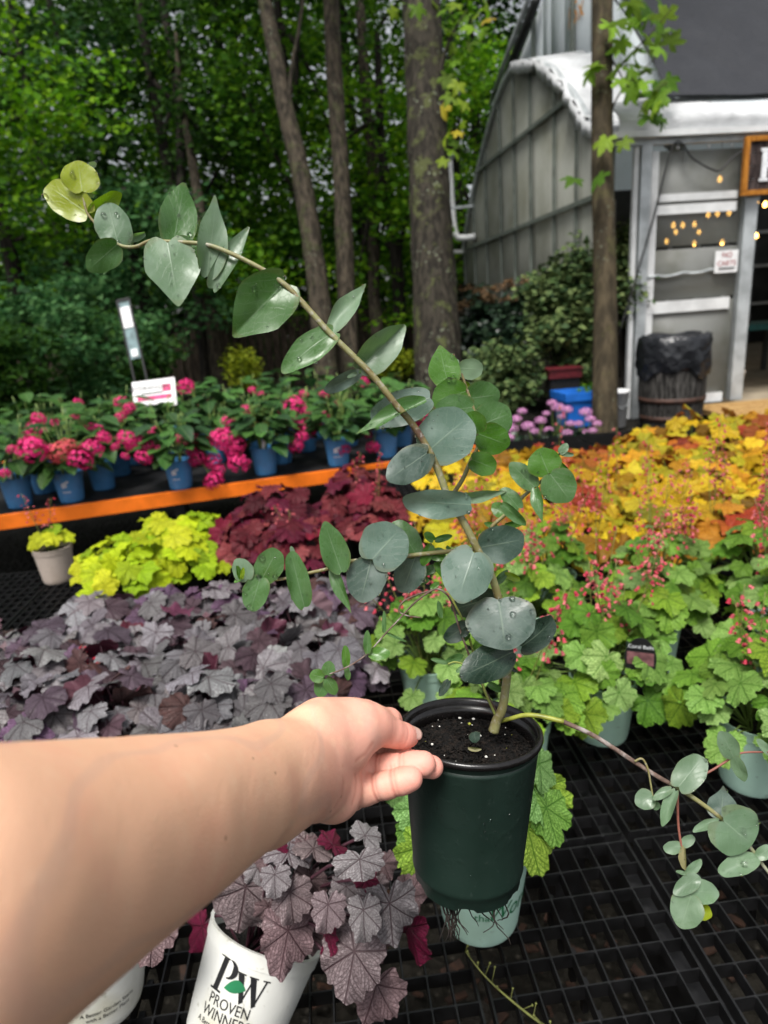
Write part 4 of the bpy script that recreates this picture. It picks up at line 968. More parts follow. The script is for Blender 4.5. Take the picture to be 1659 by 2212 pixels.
# ================================================================== HYDRANGEA TABLE
ZT = .48
T0, T1 = on(0, 1112, ZT), on(850, 995, ZT); TD = (T1 - T0).normalized(); TN = Vector((-TD.y, TD.x, 0))
def hyd_table():
    t = empty('display_table', (T0 + T1) / 2 * .5 + Vector((0, 0, 0)), 'black-topped display table with orange steel edge, holding hydrangeas', 'table')
    t.location.z = 0
    a, b = T0 - TD * .9, T1 + TD * .55
    MB().beam(a - TN * .012 + Vector((0, 0, -.035)), b - TN * .012 + Vector((0, 0, -.035)), .03, .068).build('front_beam', M['orange'], t, False, True)
    MB().beam(a + TN * 1.62 + Vector((0, 0, -.035)), b + TN * 1.62 + Vector((0, 0, -.035)), .03, .068).build('rear_beam', M['orange'], t, False, True)
    for e in (a, b): MB().beam(e + TN * .01 + Vector((0, 0, -.037)), e + TN * 1.6 + Vector((0, 0, -.037)), .03, .06).build('end_beam', M['orange'], t, False, True)
    c = (a + b) / 2 + TN * .806; L = (b - a).length
    MB().beam(a + TN * .806 + Vector((0, 0, -.012)) + TD * .02, b + TN * .806 + Vector((0, 0, -.012)) - TD * .02, 1.58, .02).build('top_cloth', M['mat'], t, False, True)
    for s in (.08, .5, .92):
        for w in (.06, 1.55):
            p = a.lerp(b, s) + TN * w; MB().beam((p.x, p.y, -.03), (p.x, p.y, ZT - .072), .05, .05, Vector((0, 1, 0))).build('leg', M['potblack'], t, False, True)
hyd_table()
def mk_pot(t, r, h, mat, rimmat=None, soil=True, flare=.78, n=28, band=True):
    MB().lathe([(.001, 0), (r * flare * .96, 0), (r * flare, .004), (r * flare * 1.005, h * .07), (r * flare * 1.03, h * .08), (r * .975, h * .86), (r * 1.0, h * .865), (r * 1.02, h * .99), (r * 1.03, h), (r * .97, h), (r * .94, h * .86), (r * .93, h * .82)], n).build('pot', M[mat], t, True).data.set_sharp_from_angle(angle=R_(35))
    if soil: MB().lathe([(.0005, h * .84), (r * .5, h * .85), (r * .94, h * .835)], n).build('soil', M['soil'], t, True)
def hydrangea(base, r, h, height, spread, nleaf, label, seed, faces=0, mark=False, tagged=False):
    rr = random.Random(seed); t = empty('potted_hydrangea', base, label, 'potted plant', 'hydrangeas in blue pots')
    mk_pot(t, r, h, 'potblue'); m = MB()
    for k in range(7):
        a = rr.uniform(0, 6.3); q = Vector((math.cos(a) * spread * .5, math.sin(a) * spread * .5, h + height * rr.uniform(.5, .9)))
        m.tube(spline([(math.cos(a) * .015, math.sin(a) * .015, h * .8), (math.cos(a) * spread * .25, math.sin(a) * spread * .25, h + height * .35), q], 3), lerps([.005, .004, .003], 7), 5)
    m.build('stems', M['petiole_green'], t, True)
    for k in range(nleaf):
        a = k * 2.4 + rr.uniform(-.3, .3); rad = spread * math.sqrt(rr.random()) ; z = h + height * (1 - .6 * (rad / spread) ** 2) * rr.uniform(.2, 1.0)
        p = Vector((math.cos(a) * rad * .75, math.sin(a) * rad * .75, z)); dr = Vector((math.cos(a), math.sin(a), rr.uniform(-.5, .25))); nm = Vector((math.cos(a) * .35, math.sin(a) * .35 - .15, 1))
        c = jit(rr.choice([(.025, .075, .018), (.035, .10, .02), (.05, .13, .025), (.02, .06, .02)]), .25, rr)
        leaf_ob('leaf', rr.choice(OV), t, p, dr, nm, rr.uniform(.085, .13), c)
    if mark:   # white emblem and line of print on the pot
        v = []; f = []
        def pad(cx, cz, w, hh):
            o = len(v)
            for j in (0, 1):
                for i in range(5):
                    an = -math.pi / 2 + faces + (cx + w * (i / 4 - .5)) / r; z = cz + hh * (j - .5); R1 = r * (np.interp(z / h, [0, .86], [.8, .985])) + .0015
                    v.append((R1 * math.cos(an), R1 * math.sin(an), z))
            for i in range(4): f.append((o + i, o + i + 1, o + 6 + i, o + 5 + i))
        for i, (cx, cz) in enumerate(((-.012, .095), (.0, .1), (-.012, .083), (.001, .086), (.012, .105))): pad(cx * r / .07, cz * h / .145, .011, .011)
        pad(0, .055 * h / .145, .045, .004)
        ob('emblem', meshdata('emblem', v, f, M['ink_w']), t)
    if tagged:
        MB().box((r * .3, -r * .75, h + .05), (.018, .002, .10), Matrix.Rotation(.25, 3, 'Y')).build('plant_tag', M['card'], t)
    return t
hyd = []; hr = 0
front = [(45, 1092), (157, 1080), (392, 1052), (575, 1022), (732, 1003), (835, 985)]
second = [(98, 1064), (225, 1056), (300, 1002), (480, 985), (612, 1000), (872, 962)]
rear_n = 0
fl_lab = ['at the far left end', 'second from the left', 'third from the left, standing alone', 'fourth from the left', 'second from the right', 'nearest the eucalyptus stem']
for i, (x, y) in enumerate(front):
    p = on(x, y, ZT); p.z = ZT - .001
    hyd.append(hydrangea(p, .072, .150, .30, .165, 58, 'potted hydrangea in a blue pot in the front row, ' + fl_lab[i], 100 + i, math.atan2(-p.x, p.y) * -1 * .0 + .15 * (i % 2), i in (2, 1, 4), i in (0, 3)))
for i, (x, y) in enumerate(second):
    p = on(x, y, ZT) + TN * .02; p.z = ZT - .001
    hyd.append(hydrangea(p, .070, .146, .32, .175, 50, 'potted hydrangea in a blue pot in the second row, ' + ['far left', 'second from left', 'third from left', 'fourth from left', 'second from right', 'far right'][i], 200 + i))
k = 0
ords = ['first', 'second', 'third', 'fourth', 'fifth', 'sixth', 'seventh', 'eighth', 'ninth', 'tenth', 'eleventh', 'twelfth', 'thirteenth', 'fourteenth']
for row, off in ((0, .62), (1, 1.0), (2, 1.36)):
    for i in range(8):
        p = T0.lerp(T1, (i + .5 * (row % 2)) / 7.2 - .02) + TN * off; p.z = ZT - .001
        hyd.append(hydrangea(p, .07, .145, .31 + .02 * row, .18, 36, 'leafy hydrangea in a blue pot, ' + ords[i] + ' from the left in the ' + ['third', 'fourth', 'rearmost'][row] + ' row', 300 + k)); k += 1
FL = [(69, 970, 60), (130, 976, 50, 1), (171, 992, 52), (199, 970, 44), (150, 965, 40, 1), (77, 929, 42), (60, 938, 26), (83, 904, 30), (118, 912, 18), (207, 937, 50), (225, 945, 30), (274, 948, 42), (285, 960, 30), (279, 882, 28), (260, 901, 26), (332, 932, 26), (321, 962, 28), (310, 987, 36), (426, 990, 36), (415, 975, 24), (481, 951, 55), (509, 959, 42), (462, 945, 30), (515, 1001, 46), (505, 975, 36), (459, 995, 36), (462, 1037, 42), (472, 1015, 28), (631, 882, 56), (615, 905, 34), (642, 915, 42), (664, 931, 42), (639, 965, 32), (655, 890, 30), (401, 835, 36), (656, 851, 20), (545, 843, 18), (564, 851, 16), (700, 854, 22), (531, 884, 22), (249, 965, 20), (10, 1022, 22), (785, 825, 24), (270, 985, 18), (907, 904, 40), (915, 925, 34), (300, 950, 24)]
rq = random.Random(77)
FL += [(rq.uniform(0, 880), rq.uniform(860, 975), rq.uniform(18, 34)) for _ in range(26)]
hm = {}
for q in FL:
    x, y, s = q[:3]; d = 3.02 + .0009 * x if y > 940 else (3.30 + .0008 * x if y > 880 else 3.85 + .0006 * x); p = at(x, y, d)
    host = min(hyd, key=lambda o: (Vector(o.location).xy - p.xy).length); r = s * d / F_PX * .56
    c = ob('flower_head', HEAD['salmon' if len(q) > 3 else 'pink'], host, Matrix.Translation(p) @ Matrix.Rotation(random.uniform(0, 6), 4, 'Z') @ Matrix.Rotation(.5, 4, 'X') @ Matrix.Diagonal((r, r, r * .95, 1)), True)
    b = Vector(host.location) + Vector((0, 0, .2)); hm.setdefault(host.name, (host, MB()))[1].tube(spline([b, b.lerp(p, .6) + Vector((0, 0, .05)), p], 3), .003, 5)
for h_, m in hm.values(): m.build('flower_stems', M['petiole_green'], h_, True, True)
yc = at(603, 842, 4.3); host = min(hyd, key=lambda o: (Vector(o.location).xy - yc.xy).length)
def card_sign():
    c = [at(*q) for q in ((292, 886, 4.2), (384, 872, 4.2), (377, 817, 4.22), (282, 827, 4.22))]
    x = ((c[1] - c[0]) + (c[2] - c[3])).normalized(); y = ((c[3] - c[0]) + (c[2] - c[1])); y = (y - x * y.dot(x)).normalized(); n = x.cross(y); o = (c[0] + c[1] + c[2] + c[3]) / 4
    w, h = (c[1] - c[0]).length, (c[3] - c[0]).length
    t = empty('plant_sign', (o.x, o.y, ZT), 'white card sign with pink photo strip standing among the hydrangeas', 'sign')
    Mx = Matrix((x, y, n)).transposed().to_4x4(); Mx.translation = o
    MB().box((0, 0, 0), (w, h, .006)).build('card', M['card'], t, world=True, M=Mx)
    MB().box((-.01 * 0, -h * .14, .0045), (w * .80, h * .15, .002)).build('photo_strip', M['ink_pk'], t, world=True, M=Mx)
    MB().box((w * .30, h * .17, .0045), (w * .2, h * .26, .002)).build('photo', M['ink_pk'], t, world=True, M=Mx)
    v, f = text_mesh('HYDRANGEA', .042); MB().add([(p.x - w * .1, p.y + h * .15, .0062) for p in v], f).build('lettering', M['ink'], t, world=True, M=Mx)
    MB().box((-w * .05, h * .03, .0045), (w * .5, h * .05, .002)).build('printed_line', M['ink'], t, world=True, M=Mx)
    MB().tube([o - y * h * .5 - n * .006, (o.x, o.y + .05, ZT)], .005, 6).build('stake', M['cable'], t, False, True)
card_sign()

# ================================================================== GRID BENCH
ZB = .46
BI = Vector((.0297, .0023, 0)); BI = BI.normalized() * .03; BJ = Vector((-BI.y, BI.x, 0)).normalized() * .0428      # cell across, cell away
BO = Vector((.36257, .66406, ZB))                                                                                # joint between two panels
NI, NJ = 9, 12; PW, PD = 9.5, 12.4                                                                               # cells per panel, panel pitch
def bench():
    t = empty('grid_bench', (0, 1.6, 0), 'low black plastic grid bench carrying the heuchera pots', 'bench')
    m = MB(); H, T = .022, .0019
    for i in range(NI + 1):
        w = T * (1.5 if i in (0, NI) else 1); m.box((i * .03, NJ * .0428 / 2, -H / 2), (w, NJ * .0428, H))
    for j in range(NJ + 1):
        w = T * (1.4 if j in (0, NJ) else 1)
        for i in range(NI): m.box((i * .03 + .015, j * .0428, -H / 2 - .0004), (.03 - T - .0003, w, H))
    for i in range(1, NI):
        for j in range(NJ + 1): m.ball((i * .03, j * .0428, -.0016), .0031, 6, 4, (1, 1, .6))
    for j in range(NJ): m.box((NI * .03 * .47, j * .0428 + .02, -.045), (.008, .010, .05))
    me = meshdata('grid_panel', m.v, m.f, M['grid'])
    rz = math.atan2(BI.y, BI.x)
    for a in range(-8, 8):
        for b in range(-2, 7):
            if b > 3 and a < -1: continue
            o = BO + BI * (a * PW + .25) + BJ * (b * PD + .2 - 8)
            if o.y < .12 and b < -1: continue
            ob('grid_panel', me, t, Matrix.Translation(o) @ Matrix.Rotation(rz, 4, 'Z'), True)
    A = lambda a, b, z: BO + BI * (a * PW) + BJ * (b * PD - 8) + Vector((0, 0, z))
    for a in range(-8, 9, 4):
        MB().beam(A(a, -1.3, -.085), A(a, 4 if a < -1 else 7, -.085), .04, .07).build('joist', M['potblack'], t, False, True)
        for b in (-1.2, 1.5, 3.9): p = A(a, b, 0); MB().beam((p.x, p.y, -.03), (p.x, p.y, ZB - .122), .06, .06, Vector((0, 1, 0))).build('leg', M['potblack'], t, False, True)
bench()
def chips():
    m = MB()
    for k in range(420):
        x, y = random.uniform(-.5, 1.2), random.uniform(.35, 1.3); L = random.uniform(.012, .05)
        m.box((x, y, random.uniform(-.03, .03)), (L, L * random.uniform(.2, .5), .005), (Matrix.Rotation(random.uniform(0, 6), 3, 'Z') @ Matrix.Rotation(random.uniform(-.7, .7), 3, 'Y')))
    tag(m.build('mulch_chips', M['chip']), 'brown wood chips on the ground seen through the bench grid', 'mulch', kind='stuff')
chips()

# ================================================================== HEUCHERAS
def stalk_mesh(seed, n=34, L=1.0, spread=.085, h0=.45, mat='bells'):
    rr = random.Random(seed); m = MB(); s = MB(); bend = rr.uniform(-.12, .12), rr.uniform(-.12, .12)
    P = [Vector((bend[0] * (t * t), bend[1] * (t * t), t * L)) for t in np.linspace(0, 1, 9)]
    s.tube(P, lerps([.0042, .003, .0018], 9), 5)
    for k in range(n):
        t = h0 + (1 - h0) * (k + .5) / n; a = rr.uniform(0, 6.28); r = spread * (1 - .75 * (t - h0) / (1 - h0)) * rr.uniform(.4, 1.0)
        b = Vector((bend[0] * t * t, bend[1] * t * t, t * L)); c = b + Vector((math.cos(a) * r, math.sin(a) * r, rr.uniform(-.01, .02)))
        s.tube([b, c], .0011, 3, cap=False); q = rr.uniform(.010, .019); ax = Vector((math.cos(a) * .5, math.sin(a) * .5, -.8)).normalized(); u = ax.orthogonal().normalized(); w = ax.cross(u)
        o = len(m.v); v = []
        for tt, rad in ((0, .25), (.5, .62), (1.2, .5), (1.5, .8)):
            for i in range(5): an = i * 1.2566; v.append(c + ax * (q * tt) + u * (math.cos(an) * q * rad) + w * (math.sin(an) * q * rad))
        m.add(v, [(i0 * 5 + i, i0 * 5 + (i + 1) % 5, (i0 + 1) * 5 + (i + 1) % 5, (i0 + 1) * 5 + i) for i0 in range(3) for i in range(5)] + [(4, 3, 2, 1, 0)])
    return s, m
STK = []
for s_ in range(5):
    a, b = stalk_mesh(40 + s_, n=14 + 2 * s_, h0=.45 + .06 * (s_ % 3), spread=.10); STK.append((meshdata('flower_stalk', a.v, a.f, M['stem_o'], True), meshdata('bell_flowers', b.v, b.f, M['bells'], True)))
STR = []
for s_ in range(2):
    a, b = stalk_mesh(80 + s_, n=9, spread=.03, h0=.72); STR.append((meshdata('flower_stalk', a.v, a.f, M['stem_r'], True), meshdata('bell_flowers', b.v, b.f, M['bells_red'], True)))
PALM = {'silver': [(.20, .19, .205), (.25, .24, .25), (.13, .122, .13), (.31, .305, .31), (.19, .172, .18), (.15, .145, .15), (.125, .07, .120), (.07, .032, .03), (.11, .075, .10), (.21, .205, .21), (.155, .148, .155), (.075, .045, .055)],
        'green': [(.19, .35, .045), (.24, .40, .09), (.13, .28, .03), (.30, .45, .14), (.28, .44, .04)],
        'lime': [(.46, .56, .012), (.38, .52, .012), (.54, .58, .02), (.30, .46, .012)],
        'amber': [(.46, .30, .006), (.56, .40, .012), (.34, .19, .005), (.50, .33, .008), (.20, .10, .005), (.34, .31, .012), (.26, .24, .01), (.50, .24, .012), (.45, .38, .02), (.58, .40, .02)],
        'amber_o': [(.34, .10, .012), (.28, .07, .012), (.42, .18, .015), (.26, .035, .012), (.46, .29, .015)],
        'burgundy': [(.10, .010, .017), (.15, .022, .028), (.06, .004, .010), (.19, .038, .040), (.09, .006, .022)]}
GRP = {'silver': 'silver heucheras in the left bed', 'green': 'green heucheras in mint pots', 'lime': 'lime heucheras', 'amber': 'amber heucheras in the right bed', 'burgundy': 'burgundy heucheras'}
def heuchera(kind, base, label, seed, nleaf=22, R=.12, H=.10, size=(.055, .085), pot='potwhite', r=.056, h=.12, stalks=0, stalk_h=.3, pal=None, red=False, tilt=0.0):
    rr = random.Random(seed); t = empty('potted_heuchera', base, label, 'potted plant', GRP[kind]); mk_pot(t, r, h, pot)
    m = MB(); cols = PALM[pal or kind]; tw = toward(base); tw = Vector((tw.x, tw.y, 0)).normalized()
    for k in range(nleaf):
        fr = math.sqrt((k + .5) / nleaf); a = k * 2.39996 + rr.uniform(-.35, .35); rad = R * fr * rr.uniform(.85, 1.1)
        z = h + .02 + H * (1 - (1.45 if kind == 'green' else .95) * fr ** 2.2) * rr.uniform(.65, 1.3) + .012
        p = Vector((math.cos(a) * rad, math.sin(a) * rad, z)); out = Vector((math.cos(a), math.sin(a), 0))
        dr = out * 1.0 + Vector((rr.uniform(-.8, .8), rr.uniform(-.8, .8), -.15 - .55 * fr * rr.uniform(.4, 1.3)))
        nm = Vector((0, 0, 1)) + out * (.25 + .75 * fr) * rr.uniform(.6, 1.2) + tw * .40 + Vector((rr.uniform(-.65, .65), rr.uniform(-.65, .65), 0))
        if kind in ('silver', 'burgundy') and rr.random() < .07: nm = Vector((nm.x, nm.y, -nm.z * .6)) - tw * .8
        leaf_ob('leaf', rr.choice(LS[kind]), t, p, dr, nm, size[0] + (size[1] - size[0]) * rr.random() ** 1.3, jit(rr.choice(cols), .28, rr))
        m.tube([(math.cos(a) * .012, math.sin(a) * .012, h * .82), (p.x * .55, p.y * .55, h + (z - h) * .7), tuple(p - Vector((0, 0, .002)))], .0016, 4, cap=False)
    m.build('leaf_stalks', M['petiole_green' if kind in ('green', 'lime', 'amber') else 'petiole_dark'], t, True)
    for k in range(stalks):
        sm, fm = rr.choice(STR if red else STK); a = rr.uniform(0, 6.3); s = stalk_h * rr.uniform(.7, 1.2)
        Mx = Matrix.Translation((math.cos(a) * .015, math.sin(a) * .015, h * .85)) @ Matrix.Rotation(rr.uniform(0, 6), 4, 'Z') @ Matrix.Rotation(rr.uniform(.05, .42), 4, 'X') @ Matrix.Diagonal((s * .0 + .33, .33, s, 1))
        st = ob('flower_stalk', sm, t, Mx); tag(ob('bell_flowers', fm, st), kind='stuff')
    return t
random.seed(5)
# silver bed, left
rowname = ['front', 'second', 'third', 'rear']
kk = 0
for j, y in enumerate((1.03, 1.165, 1.30, 1.435)):
    xs = [x for x in (-.90 + .138 * i + (.07 if j % 2 else 0) for i in range(7)) if -.92 < x < -.10]
    for i, x in enumerate(xs):
        p = Vector((x + random.uniform(-.008, .008), y + .03 * (x + .5) * -.5 + random.uniform(-.008, .008), ZB + .001))
        if j == 3 and i == 0: continue
        heuchera('silver', p, 'silver-leaved heuchera, ' + ords[i] + ' from the left in the ' + rowname[j] + ' row of the silver bed', 500 + kk, 27, .105, .075, (.034, .056), 'potwhite', .054, .115, 2 if (j, i) in ((1, 2),) else 0, .16, red=True); kk += 1
# lime patch and the little lime pot
for i, (x, y, hh) in enumerate(((262, 1222, .62), (345, 1185, .62), (425, 1168, .62), (300, 1262, .60), (395, 1232, .60))):
    p = on(x, y, hh); p.z = ZB + .001
    heuchera('lime', p, 'lime-green heuchera, ' + ['leftmost of the lime patch', 'at the back centre of the lime patch', 'right rear of the lime patch', 'front left of the lime patch', 'front right of the lime patch'][i], 600 + i, 36, .12, .09, (.036, .056), 'potblack', .06, .12)
p = on(128, 1252, ZB); heuchera('lime', p, 'small yellow-lime heuchera alone in a beige pot at the left', 620, 9, .055, .03, (.035, .05), 'potbeige', .064, .125, 2, .26)
for i, (x, y, hh, n, R) in enumerate(((600, 1130, .66, 34, .15), (545, 1200, .60, 24, .12), (640, 1200, .6, 22, .12), (775, 1095, .64, 34, .14), (810, 1150, .6, 18, .10))):
    p = on(x, y, hh); p.z = ZB + .001
    heuchera('burgundy', p, 'burgundy ruffled heuchera, ' + ['tallest of the left clump', 'lower left of the left clump', 'lower right of the left clump', 'rear of the right clump behind the eucalyptus', 'front of the right clump'][i], 640 + i, int(n * 1.5), R, .15 if i in (0, 3) else .09, (.042, .064), 'potblack', .06, .12, 2 if i in (2, 3, 4) else 0, .26)
# amber bed, right
kk = 0; rws = ['front', 'second', 'third', 'fourth', 'fifth', 'sixth', 'rear']
for j, y in enumerate((1.84, 2.04, 2.26, 2.50, 2.75, 3.00, 3.22)):
    x0 = (.40 if j == 0 else .17) + .10 * (j % 2) + .03 * j; i = 0
    x = x0
    while x < .63 * y + .08:
        lift = .05 if (j >= 5 and x > 1.45) else 0
        p = Vector((x + random.uniform(-.02, .02), y + .08 * (x - .5) * .3 + random.uniform(-.02, .02), ZB + .001))
        if j == 6 and x < 1.3: i += 1; x += .195; continue
        px = pxl((p.x, p.y, .62)); o = (1180 < px[0] < 1340 and 940 < px[1] < 1110 and random.random() < .55) or random.random() < .06 or (px[0] > 1520 and px[1] < 950 and random.random() < .6)
        heuchera('amber', p, ('orange' if o else 'golden') + ' heuchera, ' + ords[min(i, 13)] + ' from the left in the ' + rws[j] + ' row of the amber bed', 700 + kk, 19, .135, random.uniform(.02, .085) + lift, (.040, .080), 'potblack', .06, .085, 3 if j == 0 else (1 if j < 3 and random.random() < .5 else 0), .34, 'amber_o' if o else 'amber')
        kk += 1; i += 1; x += .195
# green heucheras in mint pots
GR = [('G1', .395, 1.115, 34, .135, .12, 6, 'with a dark oval label, right of the held pot'), ('G2', .60, .955, 34, .14, .11, 4, 'low at the right beside the drooping eucalyptus branch'),
      ('G4', .33, 1.43, 26, .12, .10, 5, 'behind the stem of the eucalyptus'), ('G5', .07, 1.22, 30, .13, .11, 8, 'with many coral flowers behind the held pot and thumb'), ('G7', .43, 1.62, 24, .12, .10, 4, 'in the rear row left, next to the golden leaves'),
      ('G8', .68, 1.53, 26, .13, .11, 7, 'in the rear row centre with coral flower stalks'), ('G9', .93, 1.52, 28, .13, .12, 7, 'in the rear row right at the picture edge'), ('G10', .82, 1.23, 30, .13, .12, 5, 'at the right edge above the lowest green clump'), ('G11', .585, 1.345, 28, .12, .09, 4, 'with sparse leaves in the gap between the right-hand clumps'), ('G13', 1.08, 1.36, 30, .13, .11, 4, 'at the far right edge behind the drooping branch'), ('G14', .24, 1.60, 26, .12, .09, 5, 'in the rear row directly behind the eucalyptus stem'), ('G12', .20, 1.00, 20, .105, .07, 2, 'close behind the held pot, right of its stem')]
for i, (nm, x, y, n, R, H, st, lab) in enumerate(GR):
    g = heuchera('green', Vector((x, y, ZB + .001)), 'green heuchera with pale veined leaves ' + lab, 800 + i, int(n * 1.5), R, H * .85, (.029, .048), 'potmint', .062, .13, st + 2, .27)
    if nm == 'G1':
        c = at(1383, 1425, 1.16); t_ = toward(c); Mx = frame(Vector((0, 0, 1)), t_); Mx.translation = c - Vector(g.location); v = []
        n_ = 20; v = [(.0265 * math.cos(2 * math.pi * k / n_), .042 * math.sin(2 * math.pi * k / n_), .0) for k in range(n_)]; v += [(a, b, -.0015) for a, b, _ in v]
        pl = ob('plant_label', meshdata('plant_label', v, [tuple(range(n_)), tuple(range(2 * n_ - 1, n_ - 1, -1))] + [(k, k + n_, n_ + (k + 1) % n_, (k + 1) % n_) for k in range(n_)], M['ink']), g, Mx)
        tv, tf = text_mesh('Coral Bells', .0095); MB().add([(q.x, q.y + .022, .0006) for q in tv], tf).build('lettering', M['ink_w'], pl)
        MB().box((0, .002, .0004), (.044, .024, .0004)).build('photo', M['ink_pk2'], pl)

# ---- front pots with lettering wrapped round them
def wrap(t, s, size, r_at, z, ang, mat, shear=0.0, name='lettering', off=.0007, kx=1.0):
    v, f = text_mesh(s, size, shear); out = []
    for p in v:
        zz = z + p.y; r = r_at(zz) + off; a = ang + p.x * kx / r; out.append((r * math.cos(a), r * math.sin(a), zz))
    return MB().add(out, f).build(name, mat, t)
def wrap_poly(t, polys, r_at, z, ang, mat, name):
    out = MB()
    for P in polys:
        n = 7; v = []; k = len(P)
        for (x, y) in P: zz = z + y; r = r_at(zz) + .0008; a = ang + x / r; v.append((r * math.cos(a), r * math.sin(a), zz))
        out.add(v, [tuple(range(k))])
    return out.build(name, mat, t)
def pw_logo():
    S = .0285; L = []
    st = lambda *p: L.append([(x * S, y * S) for x, y in p])
    st((-.92, 0), (-.68, 0), (-.55, 1.2), (-.79, 1.2)); st((-1.05, -.08), (-.52, -.08), (-.52, 0), (-1.05, 0)); st((-.95, 1.2), (-.5, 1.2), (-.5, 1.27), (-.95, 1.27))
    for i in range(10):     # bowl of the P
        a0, a1 = math.pi / 2 - math.pi * i / 10, math.pi / 2 - math.pi * (i + 1) / 10
        w0, w1 = .07 + .17 * math.sin(math.pi * i / 10), .07 + .17 * math.sin(math.pi * (i + 1) / 10)
        p = lambda a, w, o: (-.5 + (.42 - (w if o else 0)) * math.cos(a) * 1.05 + .04, .9 + (.37 - (w if o else 0) * .6) * math.sin(a))
        st(p(a0, w0, 0), p(a1, w1, 0), p(a1, w1, 1), p(a0, w0, 1))
    for x0 in (.0, .52): st((x0, .95), (x0 + .26, .95), (x0 + .50, 0), (x0 + .36, -.12)); 
    st((.36, -.12), (.46, 0), (.70, .95), (.64, .95)); st((.88, -.12), (.98, 0), (1.24, .95), (1.17, .95))
    st((-.06, .95), (.34, .95), (.34, 1.0), (-.06, 1.0)); st((.48, .95), (.86, .95), (.86, 1.0), (.48, 1.0)); st((1.05, .95), (1.35, .95), (1.35, 1.0), (1.05, 1.0))
    G_ = []
    n = 10; up = [(-.42 + .9 * i / n, .12 + .36 * math.sin(math.pi * i / n) ** .8 + .25 * i / n) for i in range(n + 1)]; dn = [(-.42 + .9 * i / n, .12 - .14 * math.sin(math.pi * i / n) + .25 * i / n) for i in range(n + 1)]
    for i in range(n): G_.append([(x * S, y * S) for x, y in (up[i], dn[i], dn[i + 1], up[i + 1])])
    return L, G_
def front_pot(label, rim, axis, r, h, mat, face, seed, kind='silver'):
    t = empty('potted_heuchera', (0, 0, 0), label, 'potted plant', GRP[kind])
    z = Vector(axis).normalized(); tw = Vector(CAMP) - Vector(rim); y = (tw - z * tw.dot(z)).normalized(); x = y.cross(z)
    Mx = Matrix((-x, -y, z)).transposed().to_4x4() if False else Matrix((x, y, z)).transposed().to_4x4(); Mx.translation = Vector(rim) - z * h
    t.matrix_basis = Mx; mk_pot(t, r, h, mat, n=48); return t            # local +Y looks at the viewer
def rprof(r, h): return lambda z: r * float(np.interp(z / h, [.08, .86, .865, 1], [.78 * 1.03, .975, 1.0, 1.02]))
rimc = at(577, 2010, .82); axis = camvec(.33, .94, -.24)
PWP = front_pot('silver heuchera in a tilted white pot with black printing, below the wrist', rimc, axis, .0705, .125, 'potwhite', 0, 1)
ra = rprof(.0705, .125); A0 = math.pi / 2 - .22
L_, G_ = pw_logo()
wrap_poly(PWP, [[(-x, y) for x, y in P][::-1] if False else P for P in L_], ra, .064, A0 + .02, M['ink'], 'logo') if False else None
def mirror_wrap(t, polys, mat, z, ang, name):     # reading left to right seen from outside means the angle runs backwards along local x
    return wrap_poly(t, [[(x, y) for x, y in P] for P in polys], ra, z, ang, mat, name)
mirror_wrap(PWP, L_, M['ink'], .072, A0, 'logo'); mirror_wrap(PWP, G_, M['ink_g'], .074, A0, 'logo_leaf')
for s, size, z in (('PROVEN', .0165, .0560), ('WINNERS', .0165, .0420), ('A Better Garden Starts', .0085, .0325), ('with a Better Plant', .0085, .0235)): wrap(PWP, s, size, ra, z, A0, M['ink'], kx=.85)
L2 = at(193, 1962, .80)
LP = front_pot('silver heuchera in a stained white pot at lower left, mostly hidden under the forearm', L2, camvec(.0, .96, .16), .0690, .128, 'potwhite', 0, 2)
ra = rprof(.0690, .128)
for s, size, z in (('A Better Garden Starts', .0068, .0305), ('with a Better Plant', .0068, .0225)): wrap(LP, s, size * 1.15, ra, z + .004, math.pi / 2 + .20, M['ink'], kx=.85)
def px_leaf(t, kind, x0, y0, x1, y1, d0, dd, wk, col, roll=0.0, lift=.35):
    """lobed leaf given by the pixels of its stalk end and tip and its distance"""
    b, e = at(x0, y0, d0), at(x1, y1, d0 + dd); v = e - b; n = toward(b) + Vector((0, 0, lift)); n = Matrix.Rotation(roll, 3, v.normalized()) @ n
    L = v.length; m = frame(v, n) @ Matrix.Diagonal((L * wk, L, (L * wk + L) / 2, 1)); m.translation = b
    o = ob('leaf', random.choice(LS[kind]), t, m, True); o.color = (*col, 1); return o
def cz(x, y): return 324 + .3906 * x, 1782 + .3906 * y
SV = [(.245, .22, .225), (.30, .28, .285), (.22, .17, .175), (.19, .125, .13)]; BG = (.14, .006, .035)
random.seed(21)
